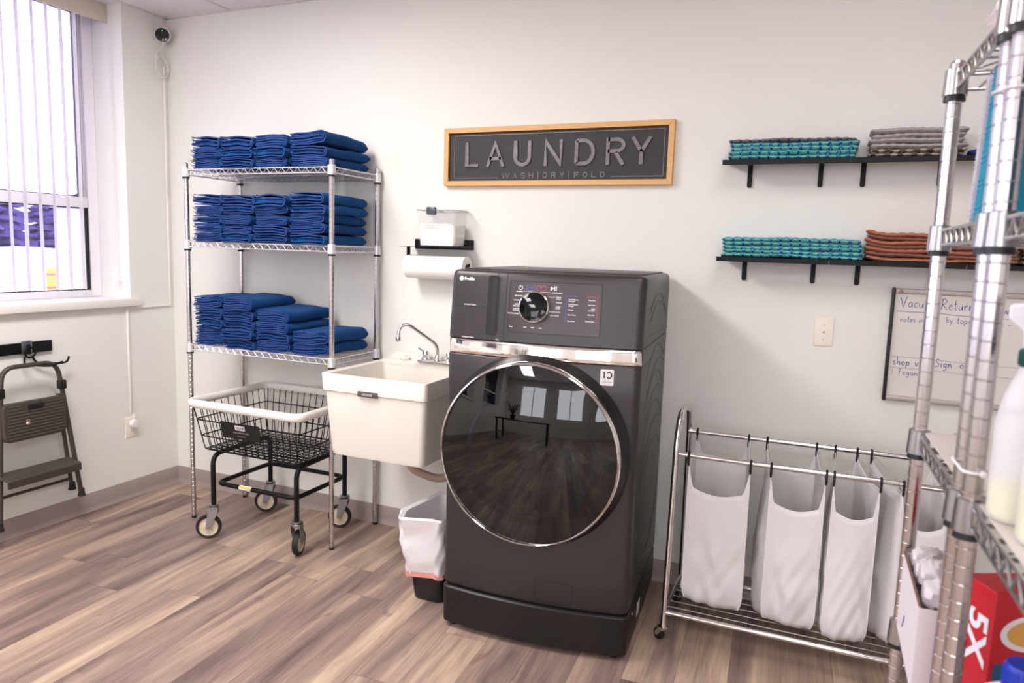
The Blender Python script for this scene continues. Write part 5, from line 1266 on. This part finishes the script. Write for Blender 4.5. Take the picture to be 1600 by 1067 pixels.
# ================================================================== step ladder on its wall rail
def build_ladder():
    rl = thing('wall_rail', 'black mounting rail with a metal hook on the left wall', 'wall rail', (0, 0, 0))
    m = M(); m.rbox((.0005, -1.50, .919), (.016, -.780, .974), .002); m.build('rail', BLACKM, rl)
    h = M(); yh = -.905
    h.rbox((.0155, yh-.032, .915), (.020, yh+.020, .982), .003)
    h.build('hook_plate', ZINC, rl)
    m = M(); m.tube(arc((.032, yh, .925), .026, R(0), R(360), 20, 'yz'), .0045, 8, closed=False); m.rbox((.018, yh-.012, .915), (.028, yh+.012, .965), .005); m.build('clasp', BLACKM, rl)
    m = M()
    m.tube(fillet([(.020, yh-.02, .905), (.030, yh-.03, .868), (.105, yh+.01, .862), (.112, yh+.055, .858), (.108, yh+.11, .872)], .015, 5), .0052, 8)
    m.tube(fillet([(.020, yh+.015, .905), (.028, yh+.03, .870), (.060, yh+.14, .855), (.066, yh+.168, .862), (.064, yh+.178, .888)], .012, 5), .0052, 8); m.build('hook_arms', BLACKM, rl)
    t = thing('step_ladder', 'folded bronze two step ladder hanging from the hook on the left wall', 'step ladder', (0, 0, 0))
    # front frame: narrow at the top handle, wider at the feet
    yc = -.90; xf = .085; xb = .050
    m = M(); m.tube(fillet([(xf, -1.125, .100), (xf, -1.090, .74), (xf, -1.078, .872), (xf, -.812, .872), (xf, -.788, .74), (xf, -.708, .150)], .075, 8), .0115, 12); m.build('front_frame', LADDER, t)
    m = M(); m.tube(fillet([(xb, -1.150, .010), (xb+.01, -1.080, .70)], .0, 1), .010, 10); m.tube([(xb, -.735, .19), (xb+.01, -.792, .70)], .010, 10); m.tube([(xb+.004, -1.095, .235), (xb+.004, -.742, .235)], .0075, 10); m.build('rear_frame', LADDER, t)
    for y, z, x in ((-1.127, .085, xf), (-.706, .135, xf), (-1.152, .0, xb), (-.732, .172, xb)):
        m = M(); m.lathe([(.0, 0), (.018, 0), (.020, .004), (.016, .014), (.0145, .040), (.0, .040)], (x, y, z), n=16); m.build('foot', RUBBER, t)
    # top platform, folded flat against the frame
    def tread(y0, y1, z0, z1, x0, x1, rr, name, ribs, horizontal=False):
        m = M(); o = [(p.x, p.y) for p in fillet([(y0, z0, 0), (y1, z0, 0), (y1, z1, 0), (y0, z1, 0)], rr, 5, True)]
        rows = []
        def ins(k): 
            cy_, cz_ = (y0+y1)/2, (z0+z1)/2; return [((y-cy_)*(1-k/((y1-y0)/2))+cy_, (z-cz_)*(1-k/((z1-z0)/2))+cz_) for y, z in o]
        for x, k in ((x0, .004), (x0, 0), (x1-.006, 0), (x1-.0015, .0025), (x1, .007)): rows.append([(x, y, z) for y, z in ins(k)])
        m.grid(rows, cu=True); n = len(o); m.raw(rows[-1], [list(range(n))], False); m.raw(rows[0], [list(range(n))[::-1]], False)
        ob = m.build(name, LADDER, t)
        rm = M(); N = ribs
        for k in range(N):
            z = z0+.016+(z1-z0-.032)*k/(N-1); e = .022 if k in (0, N-1) else .014
            if k >= N-2 and name == 'platform':
                rm.tube([(x1, y0+e, z), (x1, (y0+y1)/2-.075, z)], .0032, 6); rm.tube([(x1, (y0+y1)/2+.045, z), (x1, y1-e, z)], .0032, 6)
            else: rm.tube([(x1, y0+e, z), (x1, y1-e, z)], .0032, 6)
        rm.build('ribs', LADDERT, ob)
        return ob
    pf = tread(-1.100, -.790, .512, .700, xf+.004, xf+.034, .03, 'platform', 11)
    m = M(); m.rbox((xf+.030, -.985, .655), (xf+.0362, -.905, .684), .003); m.build('grip_slot', BLACK, pf)
    m = M(); m.lathe([(.008, 0), (.010, .004), (.006, .010), (0, .012)], (xf+.034, -.990, .594), (1, 0, 0), n=16); m.tube(arc((xf+.038, -.990, .606), .007, 0, PI, 8, 'yz'), .0018, 6); m.build('release_lock', mat('brass', (196, 176, 150), .3, .7), pf)
    # lower step: a shallow channel standing out from the frame
    m = M(); a, b = -1.122, -.752
    prof = [(.040, .332), (.040, .352), (.060, .358), (.150, .345), (.160, .338), (.160, .302), (.154, .300), (.152, .332), (.060, .345), (.048, .335)]
    m.prism(prof, lambda u, v, q: (u, q, v), a, b); st = m.build('lower_step', LADDER, t, bevel=.002)
    m = M()
    for k in range(5): x = .068+.018*k; m.tube([(x, a+.015, .3575-(x-.06)*.145), (x, b-.015, .3575-(x-.06)*.145)], .0024, 6)
    m.build('ribs', LADDERT, st)
    for y, s_ in ((-1.094, 1), (-.790, 1)):
        m = M(); m.rbox((xf-.016, y-.016, .728), (xf+.018, y+.018, .775), .005); m.lathe([(.016, 0), (.014, .006), (0, .008)], (xf+.018, y-.006, .752), (1, 0, 0), n=16); m.build('joint', BLACK, t)
build_ladder()

# ================================================================== near racks at the right
RX1, RY1 = 3.827, -2.080
RROT = .029
RLV = (1.838, 1.565, 1.186, .807, .20)
rack('wire_shelving_rack', 'grey chrome wire rack nearer the wall, with a white box on its lower shelf', (RX1, RY1, 0), .914, .380, 1.857, RLV, WIREG, rotz=RROT)
RX2, RY2 = 3.843, -2.501
rack('wire_shelving_rack', 'grey chrome wire rack at the right edge, holding the spray bottles', (RX2, RY2, 0), .914, .380, 1.857, RLV, WIREG, rotz=RROT)
for nm, x, y, lab in (('shelf_liner', RX1, RY1, 'plain white plastic shelf liner on the rack nearer the wall'), ('shelf_liner', RX2, RY2, 'plain white plastic shelf liner under the spray bottles')):
    m = M(); c = .022; W_, D_ = .914, .380
    poly = [(c, .005), (W_-c, .005), (W_-.005, c), (W_-.005, D_-c), (W_-c, D_-.005), (c, D_-.005), (.005, D_-c), (.005, c)]
    m.prism(poly, lambda u, v, q: (u, v, q), 0, .0015); o = m.build(nm, LINER, None, loc=(x, y, RLV[2]+.0022), rotz=RROT); tag(o, lab, 'shelf liner')
def zip_tie(z, lab):
    m = M(); ax, ay, bx, by = RX1, RY1, RX2-.011, RY2+.3798; r = .0150; d = Vector((bx-ax, by-ay, 0)); a0 = math.atan2(d.y, d.x)
    pts = [(ax+r*math.cos(a), ay+r*math.sin(a), z) for a in [a0+PI/2+PI*k/10 for k in range(11)]]+[(bx+r*math.cos(a), by+r*math.sin(a), z-.004) for a in [a0-PI/2+PI*k/10 for k in range(11)]]
    rows = [[(p[0], p[1], p[2]-.0022) for p in pts], [(p[0], p[1], p[2]+.0022) for p in pts]]
    m.tube(pts, .0019, 6, closed=True); m.rbox((bx+.004, by-.021, z-.007), (bx+.011, by-.013, z+.001), .001); m.tube([(bx+.010, by-.016, z-.003), (bx+.030, by-.024, z-.006)], .0014, 5)
    o = m.build('zip_tie', WPLAS); tag(o, lab, 'zip tie')
zip_tie(1.232, 'white zip tie binding the two near rack posts just above the liner shelf')
zip_tie(1.725, 'white zip tie binding the two near rack posts near their tops')
# white carton with wrapped contents
def build_carton():
    t = thing('carton', 'open white cardboard box on the lower shelf of the rack nearer the wall', 'box', (0, 0, 0))
    X0, X1, Y0, Y1, Z0, Z1 = 3.808, 3.880, -1.962, -1.722, RLV[3]+.003, RLV[3]+.150
    w = .003
    for nm, a, b in (('panel', (X0, Y0, Z0), (X0+w, Y1, Z1)), ('panel', (X1-w, Y0, Z0), (X1, Y1, Z1)), ('panel', (X0+w, Y0, Z0), (X1-w, Y0+w, Z1-.002)), ('panel', (X0+w, Y1-w, Z0), (X1-w, Y1, Z1)), ('panel', (X0+w, Y0+w, Z0), (X1-w, Y1-w, Z0+w))):
        m = M(); m.box(a, b); m.build(nm, BOXW, t)
    m = M()
    for k in range(26):
        y = Y0+(Y1-Y0)*(k+.5)/26; h = .002+.003*abs(math.sin(k*2.3)); m.box((X0-.0003, y-.0045, Z1-.001), (X0+w+.0003, y+.0045, Z1+h*.6))
    m.build('torn_edge', KRAFT, t)
    m = M(); m.tube([(X0-.0004, -1.80, .845), (X0-.0004, -1.815, .872)], .0012, 5); m.build('pen_mark', INK, t)
    m = M(); m.box((X0+.028, Y0-.0012, .900), (X0+.038, Y0, .945)); m.build('blue_tape', BLUECAP, t)
    r = random.Random(4)
    for k in range(4):
        y0 = Y0+.012+(k)*.054; top = M(); rows = []
        ny, nn = 12, 16; L = .060
        for j in range(ny+1):
            v = j/ny; x = X0+.008+L*v; row = []; e = math.sin(PI*min(1, max(0, .08+.84*v)))**.35
            for i in range(nn):
                a = 2*PI*i/nn; rr = .025*e*(1+.10*math.sin(i*2.4+j*1.3+k)+r.uniform(-.07, .07)); row.append((x, y0+.024+rr*math.cos(a), Z1+.010+.012*math.sin(k*1.9)+rr*1.1*math.sin(a)))
            rows.append(row)
        top.grid(rows, cu=True); top.raw(rows[0], [list(range(nn))]); top.raw(rows[-1], [list(range(nn))])
        o = top.build('plastic_bundle', BUNDLE, None, sharp=25); tag(o, ['crinkled white plastic bundle in the white box, nearest the posts', 'crinkled white plastic bundle in the white box, second from the front', 'crinkled white plastic bundle in the white box, third from the front', 'crinkled white plastic bundle in the white box, nearest the wall'][k], 'plastic bundle', 'plastic bundles in the white box')
BUNDLE = mat('crinkled_plastic', (206, 198, 200), .22, noise=.12, nscale=60, bump=.8, bscale=90)
build_carton()
def build_redbox():
    q = Vector((3.893, -2.034, 0)); d1 = Vector((-.030, .058, 0)).normalized(); d2 = Vector((.058, .030, 0)).normalized()
    Z0, H, A_, B_ = RLV[3]+.003, .222, .066, .22
    t = thing('sponge_box', 'tall red retail box printed 5X STRONGER on the lower shelf at right', 'box', (0, 0, 0))
    def P(a, b, z): v = q+d1*a+d2*b; return (v.x, v.y, Z0+z)
    m = M(); m.prism([(0, 0), (A_, 0), (A_, B_), (0, B_)], lambda u, v, z: P(u, v, z), 0, H); m.build('carton', REDB, t, bevel=.001)
    # front face print: runs down the face (a from right edge to left)
    e = -.0006
    m = M(); 
    def fp(x, y): return P(A_*.5-y*-1+(-.0), e, H-.045-x)   # text x runs downwards
    put_text(m, '5X', .052, lambda x, y, z: P(.046-y, e, H-.042-x), fit=.085, bold=.0015)
    m.build('number_lettering', WHITEINK, t); m = M()
    put_text(m, 'STRONGER', .0105, lambda x, y, z: P(.0575-y, e, H-.042-x), fit=.075, bold=.0004)
    ribbon(m, [(0, 0), (0, .001)], .0001, fn=lambda u, v, o: P(u, e, v))
    m.raw([P(.0485, e, H-.050), P(.0495, e, H-.050), P(.0495, e, H-.125), P(.0485, e, H-.125)], [(0, 1, 2, 3)], False); m.build('claim_lettering', WHITEINK, t)
    m = M(); 
    for k in range(7): m.raw([P(.061-.0006*k, e, .060+k*.0045), P(.066, e, .060+k*.0045), P(.066, e, .0625+k*.0045), P(.061-.0006*k, e, .0625+k*.0045)], [(0, 1, 2, 3)], False)
    m.build('emblem', DARKGAP, t)
    m = M(); n = 20; m.raw([P(.066-.009*abs(math.sin(PI*k/(n-1))), e, .185+.020*math.cos(PI*k/(n-1))) for k in range(n)], [list(range(n))], False); m.raw([P(.066-.008*abs(math.sin(PI*k/(n-1))), e, .128+.022*math.cos(PI*k/(n-1))) for k in range(n)], [list(range(n))], False); m.build('white_patch', WHITEINK, t)
    m = M(); rr = [(0, .0, 0)]
    def sp(b, z, o=.0006): v = q+d2*b-d1*o; return (v.x, v.y, Z0+z)
    m.raw([sp(.006, 0), sp(B_-.005, 0), sp(B_-.005, .120), sp(.006, .112)], [(0, 1, 2, 3)], False); m.build('blue_panel', BLUEB, t)
    m = M(); n = 28; m.raw([sp(.060+.048*math.cos(2*PI*k/n), .158+.028*math.sin(2*PI*k/n), .0008) for k in range(n)], [list(range(n))], False); m.build('picture_rim', WHITEINK, t)
    m = M(); m.raw([sp(.062+.040*math.cos(2*PI*k/n), .158+.021*math.sin(2*PI*k/n), .0011) for k in range(n)], [list(range(n))], False); m.build('picture', YELB, t)
    m = M(); put_text(m, 'DURABLE', .020, lambda x, y, z: sp(.040+x, .075+y, .0010), fit=.09, bold=.0008); m.build('side_lettering', mat('brown_print', (110, 50, 40), .6), t)
build_redbox()
def build_jug():
    t = thing('cleaner_jug', 'white plastic jug with bright blue screw cap at the lower right corner', 'jug', (3.880, -2.262, RLV[3]+.003))
    def ring(w, d, z, r_): return fillet([(-w, -d, z), (w, -d, z), (w, d, z), (-w, d, z)], r_, 5, True)
    m = M(); rows = [ring(.050, .036, 0, .015), ring(.055, .041, .006, .018), ring(.055, .041, .140, .018), ring(.052, .038, .165, .02), ring(.036, .028, .188, .02), ring(.019, .019, .200, .018), ring(.0165, .0165, .215, .016)]
    m.grid(rows, cu=True); n = len(rows[0]); m.raw(rows[0], [list(range(n))[::-1]]); m.raw(rows[-1], [list(range(n))]); m.build('body', HDPE, t)
    m = M(); pr = [(.0225, .196), (.0225, .226), (.020, .231), (0, .232)]; m.lathe(pr, n=32)
    for k in range(32): a = 2*PI*k/32; m.tube([(.0225*math.cos(a), .0225*math.sin(a), .198), (.0225*math.cos(a), .0225*math.sin(a), .225)], .0009, 4)
    m.build('cap', BLUECAP, t)
build_jug()
def spray(x, y, fill, rz, label, col, h=.195):
    t = thing('spray_bottle', label, 'spray bottle', (x, y, RLV[2]+.0040), rz)
    pr = [(.0, 0), (.028, 0), (.0315, .004), (.0325, .012), (.0325, h*.60), (.0305, h*.70), (.026, h*.80), (.0205, h*.88), (.0155, h*.94), (.0140, h)]
    m = M(); m.lathe(pr, n=36, cap=False); m.build('bottle', FROST, t)
    m = M(); m.lathe([(0, .002), (.0275, .002), (.0305, .005), (.0315, .012), (.0315, fill), (0, fill+.0005)], n=36, cap=False); m.build('cleaner', YLIQ, t)
    m = M(); m.lathe([(.0155, h-.004), (.0165, h-.002), (.0165, h+.016), (.013, h+.018), (.0, h+.018)], n=28)
    for k in range(24): a = 2*PI*k/24; m.tube([(.0165*math.cos(a), .0165*math.sin(a), h-.001), (.0165*math.cos(a), .0165*math.sin(a), h+.015)], .0008, 4)
    m.build('collar', GREENP, t)
    m = M(); z = h+.018
    m.prism([(-.012, z), (-.014, z+.022), (-.030, z+.034), (-.030, z+.052), (.010, z+.058), (.046, z+.052), (.050, z+.044), (.050, z+.034), (.020, z+.030), (.012, z+.018), (.012, z)], lambda u, v, q: (u, q, v), -.0105, .0105); m.build('spray_head', HDPE, t, bevel=.003)
    m = M(); m.prism([(.030, z+.034), (.038, z+.034), (.036, z+.012), (.044, z-.014), (.038, z-.020), (.027, z+.008)], lambda u, v, q: (u, q, v), -.006, .006); m.build('trigger', BLACK, t, bevel=.0015)
    m = M(); m.lathe([(.006, 0), (.007, .002), (.007, .010), (.003, .012)], (.050, 0, z+.040), (1, 0, 0), n=12); m.build('nozzle', col, t)
spray(3.868, -2.190, .044, R(-20), 'frosted spray bottle with green collar, farther of the two with yellow cleaner', GREENP)
spray(3.882, -2.273, .058, R(-30), 'frosted spray bottle of yellow cleaner at the right edge, nearer one', GREENP, .185)
# upright pads on the second shelf, and things beyond
def upright(nm, x0, x1, y0, y1, z0, z1, mt, lab, cat, ribs=True, lean=.0):
    m = M(); nz = 60; A = []; Bq = []
    for j in range(nz+1):
        v = j/nz; z = z0+(z1-z0)*v; e = min(v, 1-v); rc = min(1, e/.02)**.5 if e < .02 else 1; rb = .0009*math.sin(j*PI*.9) if ribs else 0
        ra = []; rb_ = []
        for i in range(9):
            u = i/8; x = x0+(x1-x0)*u; fe = min(u, 1-u); f_ = .6+.4*min(1, fe/.1)
            ym = (y0+y1)/2+lean*(v-.5); hw = (y1-y0)/2*f_*rc
            ra.append((x+rb, ym-hw-abs(rb), z)); rb_.append((x+rb, ym+hw+abs(rb), z))
        A.append(ra); Bq.append(rb_)
    m.slab(A, Bq); o = m.build(nm, mt); tag(o, lab, cat)
ZS = RLV[1]+.003
upright('folded_pad', 3.842, 4.02, -1.934, -1.846, ZS, 1.803, TEAL, 'long teal ribbed pad standing upright on the second shelf of the rack', 'pad', lean=-.05)
upright('folded_pad', 3.842, 4.02, -1.843, -1.800, ZS, 1.800, GREYF, 'long pale grey pad standing upright behind the teal pad', 'pad', lean=-.05)
def bin_(x0, x1, y0, y1, z0, z1):
    t = thing('storage_bin', 'dark teal fabric storage bin on the second shelf at the right edge', 'storage bin', (0, 0, 0))
    def ring(k, z): return fillet([(x0+k, y0+k, z), (x1-k, y0+k, z), (x1-k, y1-k, z), (x0+k, y1-k, z)], .014, 4, True)
    m = M(); rows = [ring(.006, z0), ring(.002, z0+.01), ring(0, z1), ring(.004, z1), ring(.008, z0+.012)]; m.grid(rows, cu=True); n = len(rows[0]); m.raw(rows[0], [list(range(n))[::-1]]); m.raw(rows[-1], [list(range(n))]); m.build('body', DTEAL, t)
    rows = [ring(-.002, z1-.024), ring(-.003, z1-.012), ring(-.002, z1)]; m = M(); m.grid(rows, cu=True); m.build('rim_band', mat('navy_band', (12, 40, 84), .7), t)
bin_(3.868, 4.12, -2.44, -2.150, ZS, 1.80)
def build_bagpack():
    r = random.Random(8)
    for k, (cx, cy, w, d, h, mt, lab) in enumerate(((3.90, -1.80, .045, .050, .050, ORANGEF, 'orange wrapped packet on the top shelf of the rack nearer the wall'), (3.905, -1.91, .050, .045, .046, REDF, 'red wrapped packet on the top shelf beside the orange one'))):
        rows = []
        for j in range(11):
            v = j/10; row = []
            for i in range(18):
                a = 2*PI*i/18; pr = math.sin(PI*min(.97, max(.03, v)))**.5; q_ = 1+r.uniform(-.08, .08); row.append((cx+w*math.cos(a)*pr*q_, cy+d*math.sin(a)*pr*q_, RLV[0]+.006+h*v*(1+.08*math.sin(a*3))))
            rows.append(row)
        m = M(); m.grid(rows, cu=True); m.raw(rows[0], [list(range(18))[::-1]]); m.raw(rows[-1], [list(range(18))]); o = m.build('snack_packet', mt, None, sharp=30); tag(o, lab, 'packet')
    rows = []
    for j in range(15):
        v = j/14; row = []
        for i in range(26):
            a = 2*PI*i/26; pr = (math.sin(PI*min(.97, max(.05, v*.9+.06)))**.4); q_ = 1+.05*math.sin(i*3.1+j)+r.uniform(-.04, .04); row.append((3.905+.070*math.cos(a)*pr*q_, -1.855+.130*math.sin(a)*pr*q_, RLV[0]+.0035+.078*v*(1+.10*math.sin(a*2+1))))
        rows.append(row)
    m = M(); m.grid(rows, cu=True); m.raw(rows[0], [list(range(26))[::-1]]); m.raw(rows[-1], [list(range(26))]); o = m.build('clear_bag', GFILM, None, sharp=30); tag(o, 'clear plastic bag around the orange and red packets on the top shelf', 'plastic bag')
build_bagpack()

# ================================================================== the room behind the viewpoint (table and plant added to darken the washer door's reflection)
def build_back():
    t = thing('work_table', 'long dark work table standing behind the viewpoint', 'table', (1.6, -5.6, 0))
    m = M(); m.rbox((-1.0, -.4, .72), (1.0, .4, .76), .006); m.build('tabletop', mat('dark_top', (46, 36, 32), .4), t)
    for x in (-.93, .93):
        for y in (-.33, .33): m = M(); m.rbox((x-.03, y-.03, 0), (x+.03, y+.03, .72), .004); m.build('leg', BLACK, t)
    p = thing('potted_plant', 'leafy green potted plant on the dark table behind the viewpoint', 'plant', (1.2, -5.55, .762))
    m = M(); m.lathe([(0, 0), (.08, 0), (.11, .16), (.10, .16), (.095, .14), (0, .14)], n=24); m.build('pot', BLACK, p)
    r = random.Random(2); m = M()
    for k in range(34):
        a = r.uniform(0, 2*PI); l = r.uniform(.28, .42); up = r.uniform(.15, .45); P_ = []; Q_ = []
        for j in range(7):
            v = j/6; rad = l*v; z = .14+up*math.sin(v*2.2); w_ = .022*math.sin(PI*min(.98, v+.05)); c, s_ = math.cos(a), math.sin(a)
            P_.append((rad*c-s_*w_, rad*s_+c*w_, z)); Q_.append((rad*c+s_*w_, rad*s_-c*w_, z))
        m.slab([P_, Q_], [[(x, y, z-.002) for x, y, z in P_], [(x, y, z-.002) for x, y, z in Q_]])
    m.build('leaves', mat('leaf_green', (30, 66, 34), .5, noise=.3), p)
build_back()
